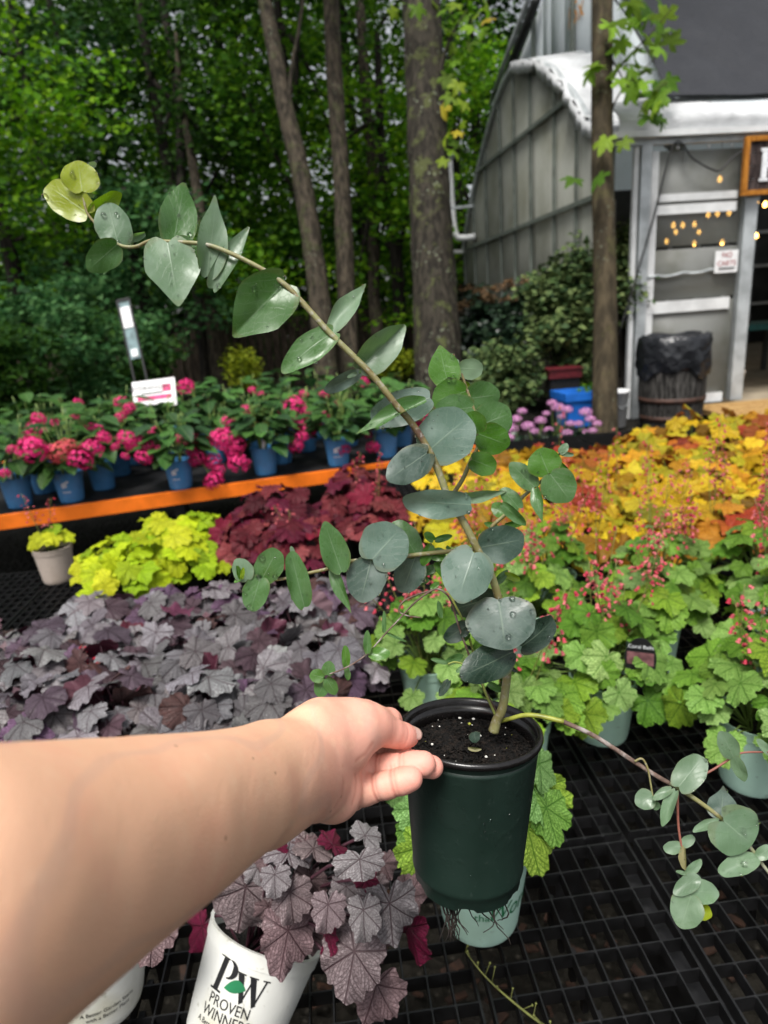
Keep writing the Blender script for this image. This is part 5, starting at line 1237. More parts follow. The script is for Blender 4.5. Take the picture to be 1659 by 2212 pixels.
FRL = [(530, 345, 485, 600, .72, 0, 1.1, 2, 0), (690, 275, 690, 400, .66, -.01, 1.0, 0, .1), (775, 370, 795, 550, .67, -.01, .95, 2, 0), (765, 585, 715, 852, .69, -.01, .75, 3, -.2), (985, 440, 970, 602, .66, -.01, .9, 2, 0), (1180, 470, 1185, 655, .65, -.01, .75, 1, .1), (1325, 435, 1345, 668, .66, .0, .8, 0, -.1), (1160, 190, 1175, 312, .62, -.01, 1.7, 1, .0), (765, 150, 790, -10, .68, .03, .95, 0, .1), (905, 130, 940, 20, .68, .03, .9, 2, 0), (1130, 700, 1075, 990, .67, -.02, .95, 2, .15), (1255, 880, 1180, 1110, .69, .0, .9, 3, .1), (1430, 560, 1480, 780, .70, 0, .8, 9, 1.0), (985, 600, 960, 742, .68, 0, .6, 9, .8), (1190, 300, 1235, 395, .66, 0, .9, 9, .6), (1290, 210, 1330, 305, .69, 0, .9, 3, 0), (655, 450, 665, 545, .72, 0, 1.0, 3, 0), (1085, 340, 1080, 475, .68, 0, .8, 0, 0), (1420, 400, 1505, 280, .73, 0, .8, 3, .2), (290, 560, 215, 690, .80, 0, .9, 9, .4), (850, 120, 870, 235, .69, 0, .9, 3, 0), (1010, 110, 1030, 30, .68, .02, 1.0, 9, .5), (700, 110, 690, 190, .68, 0, 1, 9, .3), (1190, 60, 1240, -20, .69, .02, 1.0, 1, 0), (1030, 770, 1010, 820, .69, 0, 1.1, 3, 0), (880, 300, 860, 440, .70, 0, .9, 3, .2), (560, 180, 510, 330, .72, 0, .9, 3, .1), (900, 600, 890, 720, .72, 0, .9, 3, 0), (1250, 340, 1290, 420, .68, 0, 1.0, 2, 0), (1385, 430, 1440, 490, .685, 0, .9, 0, 0), (560, 420, 600, 560, .74, 0, 1.0, 2, .2), (640, 330, 560, 430, .73, 0, 1.0, 0, 0), (830, 500, 900, 600, .74, 0, 1.0, 3, 0), (1000, 520, 1060, 640, .73, 0, 1.0, 2, .1), (600, 230, 640, 330, .72, 0, 1, 1, 0), (740, 470, 700, 600, .745, 0, 1.0, 3, -.2), (1110, 560, 1150, 700, .72, 0, 1.0, 2, .2), (880, 420, 800, 470, .71, 0, 1.0, 9, .2), (1230, 600, 1270, 760, .72, 0, .9, 3, .1), (480, 460, 420, 560, .76, 0, 1.0, 2, .3)]
fm = MB(); pc0 = rimc - axis.normalized() * .02
for q in FRL:
    x0, y0 = cz(q[0], q[1]); x1, y1 = cz(q[2], q[3]); c = BG if q[7] == 9 else jit(SV[q[7]], .12)
    px_leaf(PWP, 'silver', x0, y0, x1, y1, q[4] + .02, q[5], q[6], c, q[8])
    b = at(x0, y0, q[4] + .02); fm.tube(spline([pc0 + Vector((random.uniform(-.02, .02), random.uniform(-.02, .02), 0)), pc0.lerp(b, .6) + Vector((0, 0, .03)), b - toward(b) * .004], 3), .0018, 5)
fm.build('leaf_stalks', M['petiole_dark'], PWP, True, True)
for q in ((330, 2000, 262, 2075, .70, -.02, .9, 3, .2), (200, 1960, 150, 2040, .66, 0, 1, 2, 0), (270, 1970, 240, 2030, .68, 0, 1, 0, 0)): px_leaf(LP, 'silver', *q[:7], SV[q[7]], q[8])
GP = front_pot('green heuchera in a mint pot with green lettering directly under the held pot', at(1036, 1812, .85), camvec(-.04, .955, .287), .0635, .125, 'potmint', 0, 3, 'green')
rg = rprof(.0635, .125)
wrap(GP, 'that', .0175, rg, .052, math.pi / 2 + .10, M['ink_g'], kx=.9); wrap(GP, 'Works', .036, rg, .052, math.pi / 2 + .86, M['ink_g'], .25, kx=.8)
for q in ((1165, 1650, 1178, 1720, .80, -.02, .8), (1160, 1700, 1228, 1745, .82, 0, .8), (1165, 1720, 1190, 1790, .79, -.02, .8), (1180, 1745, 1205, 1825, .78, -.02, .75), (1140, 1790, 1165, 1885, .78, -.02, .85), (1150, 1740, 1150, 1830, .80, -.01, 1.0), (1175, 1760, 1215, 1800, .8, 0, .8), (900, 1700, 870, 1760, .82, 0, .9), (905, 1745, 870, 1800, .80, -.01, .9), (905, 1790, 868, 1850, .79, -.01, .95), (910, 1830, 880, 1905, .78, -.02, .95), (870, 1700, 838, 1740, .86, 0, .9), (925, 1680, 915, 1730, .84, 0, 1), (1120, 1640, 1150, 1690, .84, 0, .9), (1010, 1700, 1010, 1790, .84, 0, 1), (1060, 1700, 1090, 1780, .84, 0, 1)):
    px_leaf(GP, 'green', *q[:7], jit(random.choice([(.26, .46, .15), (.20, .38, .07), (.30, .46, .06)]), .3), random.uniform(-.7, .7), .5)
ZP = (.001,)

# ================================================================== HELD EUCALYPTUS
PZ = .51                                                # distance of the pot's rim centre
AX = camvec(0, .987, .158).normalized()                 # pot axis
rimE = at(1016, 1572, PZ); RE, HE = .0545, .142
EU = empty('potted_eucalyptus', rimE - AX * HE, 'silver-dollar eucalyptus in a dark green pot held up in front of the camera', 'potted plant')
def axm(o, z, ref): z = z.normalized(); y = ref - z * ref.dot(z); y.normalize(); x = y.cross(z); m = Matrix((x, y, z)).transposed().to_4x4(); m.translation = o; return m
EM = axm(rimE - AX * HE * .885, AX, Vector(CAMP) - rimE) @ Matrix.Diagonal((1, 1, .885, 1))
def pot_body():
    n = 96; rows = [(.001, .002), (.030, .002), (.0410, 0), (.0416, .003), (.0420, .011), (.0432, .0130), (.0438, .0165), (.0434, .0185), (.0515, .126), (.0519, .128), (.0519, .1295), (.0511, .131), (.0524, .137)]
    v = []; f = []
    for i, (r, z) in enumerate(rows):
        for k in range(n):
            a = 2 * math.pi * k / n; rr = r; zz = z
            if 2 <= i <= 4:                             # drainage notches cut into the foot
                q = (a * 6 / (2 * math.pi)) % 1; nt_ = max(0, 1 - abs(q - .5) / .16); zz = max(z, .011 * min(1, nt_ * 1.6)) if i == 2 else z; rr = r - .0012 * nt_ * (i != 4)
            if 6 <= i <= 8: rr = r - .0006 * max(0, math.cos(a * 3 + .8)) ** 20
            v.append((rr * math.cos(a), rr * math.sin(a), zz))
    f = [(i * n + k, i * n + (k + 1) % n, (i + 1) * n + (k + 1) % n, (i + 1) * n + k) for i in range(len(rows) - 1) for k in range(n)]
    p = ob('pot', meshdata('pot', v, f, M['potgreen'], True), EU, EM, True); p.data.set_sharp_from_angle(angle=R_(38))
    MB().lathe([(.0505, .1362), (.0528, .1358), (.0546, .1368), (.0552, .1390), (.0548, .1412), (.0532, .1424), (.0512, .1420), (.0500, .1395), (.0494, .128), (.0488, .118), (.0472, .1175), (.0480, .1300), (.0490, .1362)], 96, closed=True).build('rim', M['potrim'], p, True, True, EM)
    # soil surface
    rr = random.Random(4); n = 72; v = [(0, 0, .127)]; f = []
    R_rows = np.linspace(.03, 1, 16)
    for r in R_rows:
        for k in range(n):
            a = 2 * math.pi * k / n; z = .1265 + .0035 * math.sin(a * 2 + r * 5) * (1 - r) - .003 * r * r + rr.uniform(-.0011, .0011); v.append((r * .0485 * math.cos(a), r * .0485 * math.sin(a), z))
    f = [(0, 1 + k, 1 + (k + 1) % n) for k in range(n)] + [(1 + i * n + k, 1 + (i + 1) * n + k, 1 + (i + 1) * n + (k + 1) % n, 1 + i * n + (k + 1) % n) for i in range(15) for k in range(n)]
    s = ob('soil', meshdata('soil', v, f, M['soil']), EU, EM, True)
    g = MB()
    for k in range(900):
        a = rr.uniform(0, 6.283); r = .047 * math.sqrt(rr.random()); L = rr.uniform(.0015, .006); d = Vector((rr.uniform(-1, 1), rr.uniform(-1, 1), rr.uniform(-.2, .5))).normalized()
        c = Vector((r * math.cos(a), r * math.sin(a), .1272 - .003 * (r / .047) ** 2 + rr.uniform(0, .001))); g.beam(c - d * L / 2, c + d * L / 2, rr.uniform(.0004, .0014), rr.uniform(.0004, .001))
    tag(g.build('soil_crumbs', M['soil'], s, False, True, EM), kind='stuff')
    w = MB(); al = MB()
    for k in range(34):
        a = rr.uniform(0, 6.283); r = .046 * math.sqrt(rr.random()); q = rr.uniform(.0003, .0008) if k > 6 else rr.uniform(.0010, .0017)
        (al if k % 9 == 1 else w).ball((r * math.cos(a), r * math.sin(a), .1275), q, 6, 4, (1, rr.uniform(.7, 1.2), rr.uniform(.6, 1)))
    w.build('perlite', M['perlite'], s, False, True, EM); al.build('mossy_perlite', M['algae'], s, False, True, EM)
    rt = MB()
    for k in range(9):
        b = Vector(EM @ Vector((rr.uniform(-.030, .012), .030 + rr.uniform(-.014, .006), .002))); P = [b]; d = camvec(rr.uniform(-.3, .3), -1, 0)
        for j in range(rr.randint(4, 9)):
            d = (d + camvec(rr.uniform(-.8, .8), rr.uniform(-.4, .2), rr.uniform(-.5, .5))).normalized(); P.append(P[-1] + d * rr.uniform(.003, .006))
        rt.tube(P, lerps([.0009, .0006, .0003], len(P)), 4)
    for k in range(16):
        b = at(968 + rr.uniform(-6, 6), 1900, .505); P = [b]
        for j in range(11): P.append(P[-1] + camvec(rr.uniform(-.0022, .0026), -.0042, rr.uniform(-.001, .001)))
        rt.tube(P, lerps([.0011, .0008, .0003], len(P)), 4)
    rt.build('roots', M['root'], EU, True, True)
    return p
pot_body()
def pm(lst, d0, d1, k=5):
    n = len(lst)
    if hasattr(d0, '__len__'): return spline([at(x, y, float(np.interp(i / (n - 1), np.linspace(0, 1, len(d0)), d0))) for i, (x, y) in enumerate(lst)], k)
    return spline([at(x, y, d0 + (d1 - d0) * i / (n - 1)) for i, (x, y) in enumerate(lst)], k)
STEMS = {}
def stem(name, lst, d0, d1, rad, mat='eucstem', k=5):
    P = pm(lst, d0, d1, k); m = MB().tube(P, lerps(rad, len(P)), 10); o = m.build(name, M[mat], EU, True, True); return o
main = stem('stem', [(1066, 1580), (1074, 1553), (1085, 1530), (1093, 1480), (1098, 1430), (1096, 1380), (1086, 1330), (1078, 1296), (1064, 1250), (1048, 1215), (1031, 1186), (1000, 1125), (970, 1079), (948, 1020), (925, 971), (890, 915), (855, 874), (800, 806), (714, 721), (650, 650), (612, 612), (560, 578), (488, 543), (437, 527), (362, 522), (325, 520), (293, 533), (258, 529), (225, 500), (192, 466), (180, 430), (172, 412)], [.500, .498, .495, .492, .490, .488, .486, .484, .482, .480, .477, .472, .467, .464, .461, .458, .455, .452, .449, .448, .447, .447, .447, .447, .447, .448, .449, .450, .450, .449, .448, .448], 0,
            [.0042, .0036, .0034, .0032, .0031, .0030, .0030, .0030, .0029, .0028, .0028, .0027, .0026, .0026, .0025, .0024, .0023, .0022, .0021, .0020, .0018, .0017, .0016, .0015, .0013, .0012, .0012, .0011, .001, .0009, .0008, .0007])
brR = stem('branch', [(974, 1079), (985, 1058), (1000, 1034), (1017, 995), (1031, 968), (1034, 936), (1028, 900), (1015, 860), (1003, 825), (994, 795)], .489, .492, [.0018, .0016, .0014, .0012, .0009])
brB = stem('branch', [(1033, 1182), (1062, 1138), (1091, 1112), (1123, 1079), (1156, 1050), (1187, 1024), (1200, 1000), (1206, 983), (1210, 979)], .495, .475, [.0016, .0014, .0012, .001, .0007])
brL = stem('branch', [(1031, 1186), (970, 1191), (902, 1198), (850, 1205), (804, 1210), (759, 1212), (714, 1227), (671, 1237), (600, 1252), (545, 1250), (522, 1254)], .495, .465, [.0018, .0016, .0014, .0012, .0009])
brD = stem('branch', [(1080, 1558), (1104, 1552), (1132, 1545), (1167, 1547), (1218, 1559)], .502, .483, [.0016, .0016, .0018, .0018], 'stem_y')
brD2 = stem('branch', [(1212, 1557), (1275, 1585), (1324, 1615), (1371, 1646), (1415, 1674), (1455, 1697)], .484, .460, [.0018, .0017, .0017, .0016, .0016], 'woody')
brD3 = stem('branch', [(1448, 1693), (1462, 1700), (1513, 1734), (1560, 1770), (1614, 1823), (1640, 1858), (1672, 1900), (1720, 1960)], .461, .44, [.0017, .0016, .0015, .0013, .0011, .001])
tw1 = stem('twig', [(1371, 1645), (1387, 1639), (1399, 1660), (1405, 1690), (1410, 1718), (1417, 1735)], .467, .462, [.0008, .0007, .0005], 'eucstem')
tw2 = stem('twig', [(1466, 1702), (1500, 1683), (1534, 1666), (1568, 1645), (1586, 1632), (1614, 1625), (1675, 1625)], .459, .452, [.0009, .0008, .0006], 'stem_r')
tw3 = stem('twig', [(1464, 1706), (1464, 1750), (1466, 1789), (1472, 1828), (1481, 1877), (1486, 1911), (1494, 1940), (1500, 1960)], .458, .452, [.0009, .0008, .0006], 'stem_r')
tw4 = stem('twig', [(1078, 1548), (1060, 1515), (1042, 1480), (1030, 1462), (1015, 1420), (990, 1350), (975, 1300), (958, 1278), (937, 1274), (898, 1300), (860, 1340), (835, 1366), (792, 1413), (748, 1442), (712, 1456)], .500, .47, [.0009, .0008, .0007, .0006, .0005], 'woody')
tw5 = stem('twig', [(1042, 1480), (1020, 1400), (1000, 1340), (975, 1290), (955, 1230), (940, 1190), (930, 1172)], .505, .50, [.0009, .0008, .0005], 'stem_g')
tw6 = stem('twig', [(1070, 1545), (1050, 1500), (1036, 1462), (1010, 1440), (985, 1430), (968, 1434)], .497, .49, [.001, .0008, .0005], 'stem_g')
tw7 = stem('twig', [(937, 1274), (900, 1285), (870, 1300), (862, 1320), (880, 1330), (910, 1334)], .488, .485, [.0007, .0006, .0004], 'woody')

LEAFV = {}
def euc_leaf(parent, bx, by, tx, ty, w, d, dd=0.0, col='g', roll=0.0, cup=.10, bend=.06, lobe=.10, tip=1.0, fold=0.0, seed=None):
    """round leaf from base pixel to tip pixel, w px wide, at distance d; dd pushes the tip away"""
    rr = random.Random(int(bx * 7 + by * 13 + tx)); b, e = at(bx, by, d), at(tx, ty, d + dd); ax = e - b; L = ax.length; Wd = w * d / F_PX
    y = ax.normalized(); t = toward(b); nrm = (t - y * t.dot(y)).normalized(); nrm = Matrix.Rotation(roll, 3, y) @ nrm; x = y.cross(nrm)
    seg, rings = 36, (.3, .6, .85, 1.0); V = []; UV = []; F = []
    ph = rr.uniform(0, 6)
    def outl(th):
        c = math.cos(th); s = math.sin(th); fy = .53 if c > 0 else .47 + lobe
        yy = .47 + c * fy * (abs(c) ** (.0 if True else 0)); xx = s * .5 * (1 - .10 * c)
        if c > 0 and tip > 1: yy += (tip - 1) * c ** 6 * .5; xx *= 1 - min(.8, (tip - 1) * 2.4) * max(0, c) ** 2.2
        back = math.pi - abs(th)
        if back < .42: k = (1 - back / .42) ** 1.6; yy += k * (lobe + .02); 
        xx *= 1 + .03 * math.sin(3 * th + ph) + .018 * math.sin(7 * th + ph) + .008 * math.sin(13 * th + ph * 2); yy += .016 * math.sin(5 * th + ph)
        return xx, yy
    def surf(xx, yy):
        z = .03 * math.sin(xx * 7 + ph) * math.sin(yy * 5 + ph * 2) + cup * (2 * xx) ** 2 * .5 + fold * abs(xx) - bend * (yy - .3) ** 2 + .010 * math.sin(yy * 9 + ph) * xx * 4
        return b + x * (xx * Wd) + y * (yy * L) + nrm * (z * max(L, Wd) * .8)
    c0 = (0, .45); V.append(surf(*c0)); UV.append((.45, 0))
    for fr in rings:
        for k in range(seg):
            th = -math.pi + 2 * math.pi * k / seg; ox, oy = outl(th); xx = c0[0] + (ox - c0[0]) * fr; yy = c0[1] + (oy - c0[1]) * fr; V.append(surf(xx, yy)); UV.append((yy, xx))
    for k in range(seg): F.append((0, 1 + k, 1 + (k + 1) % seg))
    for i in range(len(rings) - 1):
        a, q = 1 + i * seg, 1 + (i + 1) * seg
        for k in range(seg): k2 = (k + 1) % seg; F.append((a + k, q + k, q + k2, a + k2))
    ob_ = ob('leaf', meshdata('eucalyptus_leaf', V, F, M['euc'], True, UV), parent, None, True)
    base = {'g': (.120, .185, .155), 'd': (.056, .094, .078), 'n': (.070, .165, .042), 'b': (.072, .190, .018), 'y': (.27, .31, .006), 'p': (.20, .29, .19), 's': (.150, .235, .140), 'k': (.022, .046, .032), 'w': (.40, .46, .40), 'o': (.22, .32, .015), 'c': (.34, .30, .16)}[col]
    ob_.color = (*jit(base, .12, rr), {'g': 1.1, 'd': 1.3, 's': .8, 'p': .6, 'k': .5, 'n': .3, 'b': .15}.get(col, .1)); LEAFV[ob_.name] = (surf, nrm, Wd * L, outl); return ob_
Lf = euc_leaf
# --- upper arching stem
Lf(main, 190, 462, 98, 398, 76, .448, 0, 'y', .1, .12); Lf(main, 178, 414, 168, 347, 76, .446, .0, 'y', 0, .1); Lf(main, 196, 460, 262, 418, 42, .450, .01, 'o', .4, .2)
Lf(main, 192, 360, 208, 352, 14, .455, 0, 'w', .3); Lf(main, 186, 416, 204, 424, 12, .452, 0, 'w', .4); Lf(main, 196, 462, 178, 484, 16, .456, .01, 'b')
Lf(main, 256, 527, 232, 436, 76, .450, 0, 's', .1, -.14, .1); Lf(main, 253, 529, 190, 583, 60, .448, -.005, 'n', -.15, .1); Lf(main, 236, 560, 224, 592, 14, .456, 0, 'n', .5); Lf(main, 262, 520, 316, 504, 18, .456, .015, 'p', .3, .3)
Lf(main, 375, 528, 397, 402, 80, .456, .012, 'n', .12, .1, .05, .12, 1.1); Lf(main, 378, 526, 428, 545, 46, .455, .0, 'n', -.2, .1); Lf(main, 362, 521, 384, 644, 116, .444, -.008, 's', -.1, .12, .1, .14, 1.25)
Lf(main, 449, 597, 466, 436, 66, .448, 0, 's', .25, .18, .12, .06, 1.2); Lf(main, 457, 626, 531, 495, 44, .450, .005, 's', -.3, .22, .12, .04, 1.2)
Lf(main, 615, 612, 512, 716, 118, .448, -.004, 'n', .05, .0, .06, .14, 1.2, .38); Lf(main, 722, 715, 611, 798, 66, .450, -.006, 'n', .35, .16, .12, .08, 1.1); Lf(main, 716, 714, 782, 620, 46, .462, .01, 's', -.3, .2, .1, .08, 1.25)
Lf(main, 777, 796, 870, 706, 72, .456, .0, 's', .2, .0, .08, .1, 1.1, .45); Lf(main, 776, 806, 700, 846, 34, .462, .01, 'd', .1, .15)
Lf(main, 934, 858, 799, 907, 78, .470, .006, 'g', .2, .1, .05, .02); Lf(main, 920, 862, 781, 928, 38, .455, .0, 'n', .6, .25, .1, .02, 1.15); Lf(main, 770, 806, 750, 815, 10, .46, 0, 's')
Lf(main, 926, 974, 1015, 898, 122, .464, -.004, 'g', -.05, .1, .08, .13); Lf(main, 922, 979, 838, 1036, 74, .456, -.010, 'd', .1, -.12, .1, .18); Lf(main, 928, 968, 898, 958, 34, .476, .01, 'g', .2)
Lf(main, 1022, 1090, 868, 1084, 66, .464, .0, 'g', -.25, .12, .08, .0); Lf(main, 980, 1078, 1086, 1064, 26, .472, .012, 'p', .3, .2, .05, .05, 1.2)
Lf(main, 1037, 1183, 1134, 1165, 84, .476, .0, 'd', .2, .14, .1, .08); Lf(main, 1024, 1192, 990, 1296, 112, .470, -.012, 'g', -.1, -.1, .1, .12, 1.08)
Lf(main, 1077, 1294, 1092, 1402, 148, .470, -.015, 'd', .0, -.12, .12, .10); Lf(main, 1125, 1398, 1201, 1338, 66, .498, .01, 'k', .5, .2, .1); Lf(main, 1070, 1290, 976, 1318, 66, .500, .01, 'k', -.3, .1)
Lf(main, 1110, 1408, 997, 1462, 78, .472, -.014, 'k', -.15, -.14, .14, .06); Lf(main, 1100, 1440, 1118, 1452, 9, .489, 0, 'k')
# --- right cluster
Lf(brR, 968, 832, 950, 753, 68, .488, 0, 'b', 0, .1, .06, .1, 1.18); Lf(brR, 993, 797, 1044, 797, 46, .490, .0, 'p', .1, .15); Lf(brR, 992, 826, 1018, 838, 18, .494, 0, 'o', .3); Lf(brR, 1006, 830, 1030, 832, 10, .498, 0, 'w', .2); Lf(brR, 985, 790, 980, 776, 20, .497, 0, 'p')
Lf(brR, 1006, 846, 934, 868, 74, .484, 0, 'b', 0, .08); Lf(brR, 1010, 862, 1080, 852, 70, .492, .004, 'n', .05, .08); Lf(brR, 1022, 880, 940, 890, 66, .476, -.002, 'n', .1, .1); Lf(brR, 1032, 920, 1106, 892, 84, .486, .004, 'n', 0, .08)
Lf(brR, 1035, 934, 1013, 890, 52, .470, -.004, 'b', -.2, .14); Lf(brR, 1034, 938, 1100, 962, 70, .480, .002, 'b', .1, .08); Lf(brR, 1018, 992, 1072, 1014, 52, .478, 0, 'b', .05, .1)
# --- small right branch
Lf(brB, 1185, 1023, 1163, 970, 72, .472, .0, 'b', .0, .06); Lf(brB, 1188, 1024, 1232, 1082, 76, .470, -.004, 'n', .05, .06); Lf(brB, 1155, 1052, 1102, 1000, 46, .478, .004, 'n', .2, .12); Lf(brB, 1156, 1053, 1168, 1119, 28, .472, -.008, 'n', .4, .2, .1, .06, 1.25)
Lf(brB, 1122, 1098, 1083, 1054, 36, .484, .004, 'n', .3, .15); Lf(brB, 1086, 1090, 1136, 1134, 26, .480, -.004, 'n', .3, .2); Lf(brB, 1090, 1112, 1064, 1088, 32, .490, .004, 'b', .1); Lf(brB, 1210, 979, 1226, 958, 19, .472, 0, 's'); Lf(brB, 1212, 980, 1240, 983, 11, .472, 0, 'p', .2); Lf(brB, 1204, 998, 1227, 1016, 12, .476, 0, 'b', .3)
Lf(brB, 1075, 1140, 1046, 1130, 14, .492, 0, 'b', .3); Lf(brB, 1092, 1135, 1136, 1128, 16, .492, 0, 'b', .3)
# --- left branch
Lf(brL, 803, 1210, 866, 1140, 110, .474, .0, 'g', -.05, .08, .06, .14); Lf(brL, 802, 1210, 778, 1300, 86, .478, -.006, 'd', .05, .08); Lf(brL, 900, 1198, 852, 1124, 56, .492, .006, 'n', .2, .12); Lf(brL, 898, 1202, 868, 1280, 68, .492, .0, 'd', 0, .08)
Lf(brL, 738, 1236, 702, 1130, 60, .470, .0, 'n', .1, .12, .08, .06, 1.05); Lf(brL, 717, 1226, 752, 1313, 30, .476, -.008, 'n', .4, .2, .1, .06, 1.3); Lf(brL, 658, 1315, 628, 1190, 50, .466, .0, 'n', .15, .15, .08, .02); Lf(brL, 640, 1240, 632, 1298, 16, .474, 0, 'n', .5); Lf(brL, 634, 1196, 628, 1180, 10, .472, 0, 's')
Lf(brL, 565, 1253, 600, 1186, 62, .466, .0, 'n', 0, .08); Lf(brL, 562, 1248, 541, 1320, 56, .464, -.004, 'n', .05, .1); Lf(brL, 535, 1252, 511, 1207, 44, .462, 0, 's', 0, .15); Lf(brL, 520, 1250, 512, 1222, 12, .458, -.004, 'b', .4); Lf(brL, 522, 1250, 526, 1226, 10, .457, -.004, 'o', -.3); Lf(brL, 524, 1248, 505, 1258, 10, .46, 0, 'b', .5)
# --- fine twigs near the pot
for q in ((794, 1411, 793, 1362, 18), (798, 1413, 843, 1411, 29), (830, 1366, 830, 1320, 11), (836, 1368, 878, 1386, 7), (748, 1440, 746, 1394, 19), (748, 1442, 753, 1470, 14), (708, 1458, 712, 1428, 30), (703, 1466, 687, 1506, 35), (705, 1466, 726, 1500, 28), (699, 1464, 669, 1456, 30)): Lf(tw4, *q, .474 + random.uniform(-.006, .006), 0, random.choice('nnb'), random.uniform(-.3, .3), .1)
for q in ((937, 1168, 918, 1150, 19), (940, 1167, 977, 1157, 16), (931, 1178, 912, 1222, 26), (962, 1198, 925, 1198, 30), (945, 1212, 976, 1250, 36), (942, 1225, 902, 1243, 22), (953, 1334, 947, 1298, 13), (965, 1180, 978, 1196, 9), (925, 1250, 900, 1262, 16), (930, 1270, 950, 1258, 12)): Lf(tw5, *q, .497 + random.uniform(-.006, .006), 0, random.choice('bbn'), random.uniform(-.4, .4), .1)
for q in ((966, 1432, 931, 1423, 11), (966, 1430, 1001, 1415, 20), (970, 1470, 949, 1504, 19), (1055, 1476, 1085, 1494, 17), (1010, 1350, 960, 1384, 40), (1012, 1362, 996, 1375, 14), (1005, 1440, 985, 1452, 12)): Lf(tw6, *q, .492 + random.uniform(-.006, .004), 0, random.choice('nnk'), random.uniform(-.4, .4), .1)
for q in ((1091, 1240, 1124, 1253, 17, 'o'), (1072, 1260, 1097, 1232, 18, 'n'), (1030, 1440, 1008, 1425, 9, 'n'), (1000, 1385, 1016, 1370, 9, 'b'), (1006, 1450, 1020, 1440, 8, 'b')): Lf(tw6, *q[:5], .499, 0, q[5], .2)
# --- drooping branch at the right
Lf(brD3, 1464, 1702, 1520, 1634, 60, .452, .004, 's', .1, .1, .06, .08); Lf(brD3, 1459, 1709, 1430, 1784, 28, .452, -.004, 's', .4, .2); Lf(brD3, 1450, 1704, 1411, 1727, 20, .454, .0, 's', .3, .2)
Lf(tw1, 1409, 1718, 1374, 1738, 42, .460, 0, 's', 0, .06); Lf(tw1, 1417, 1732, 1415, 1750, 20, .460, 0, 's')
Lf(tw2, 1585, 1636, 1558, 1580, 42, .452, 0, 's', .1, .08); Lf(tw2, 1587, 1636, 1609, 1688, 28, .452, 0, 's', .2, .12); Lf(tw2, 1662, 1628, 1636, 1596, 18, .452, 0, 'p', .3)
Lf(brD3, 1558, 1771, 1562, 1706, 62, .460, .012, 'd', -.2, .1, .05, .05, 1.3); Lf(brD3, 1552, 1774, 1497, 1795, 20, .450, -.004, 's', .3, .2); Lf(brD3, 1562, 1773, 1626, 1826, 112, .444, -.004, 's', .0, .07, .06, .3); Lf(brD3, 1637, 1852, 1553, 1886, 42, .442, -.004, 's', .15, .12, .06, .02); Lf(brD3, 1636, 1852, 1668, 1828, 26, .442, 0, 's', .2)
Lf(tw3, 1471, 1828, 1433, 1834, 27, .455, 0, 's', -.2, .14); Lf(tw3, 1472, 1826, 1500, 1807, 22, .455, 0, 's', .2, .14); Lf(tw3, 1478, 1831, 1478, 1880, 17, .453, 0, 'c', .5, .4); Lf(tw3, 1483, 1888, 1516, 1858, 20, .453, 0, 's', .3, .15); Lf(tw3, 1483, 1888, 1460, 1882, 9, .453, 0, 's', .3)
Lf(tw3, 1511, 1892, 1456, 1932, 34, .450, 0, 's', .1, .1, .05, 0); Lf(tw3, 1492, 1926, 1553, 1928, 48, .450, 0, 's', 0, .08); Lf(tw3, 1493, 1934, 1470, 2004, 66, .448, -.004, 's', 0, .08); Lf(tw3, 1495, 1945, 1521, 1956, 26, .453, 0, 's'); Lf(tw3, 1499, 1960, 1538, 1978, 36, .451, 0, 'y', .1, .1)
# leaf litter on the soil
Lf(EU, 1024, 1582, 1028, 1604, 26, .492, -.012, 'k', .2)
Lf(EU, 1012, 1616, 1040, 1619, 9, .474, 0, 'c', .4, .4)
# water beads on the leaves
def drops():
    rr = random.Random(9); m = MB(); names = list(LEAFV)
    big = sorted(names, key=lambda n: -LEAFV[n][2])[:46]
    for nme in big:
        surf, nrm, A, outl = LEAFV[nme]; k = int(A / .00018) + rr.randint(2, 7)
        for _ in range(k):
            th = rr.uniform(-math.pi, math.pi); ox, oy = outl(th); fr = math.sqrt(rr.random()) if rr.random() < .75 else .97
            p = surf(ox * fr, .45 + (oy - .45) * fr); s = rr.uniform(.0004, .0010) if rr.random() < .82 else rr.uniform(.0012, .0024)
            m.ball(p + nrm * s * .25, s, 8, 5)
    for k in range(40):
        a = rr.uniform(.2, 2.9); z = rr.uniform(.02, .124); r = np.interp(z, [.019, .126], [.043, .0515]); p = EM @ Vector((r * math.cos(a), r * math.sin(a), z)); m.ball(p, rr.uniform(.0003, .0009), 8, 5)
    tag(m.build('water_drops', M['water'], EU, True, True), kind='stuff')
drops()

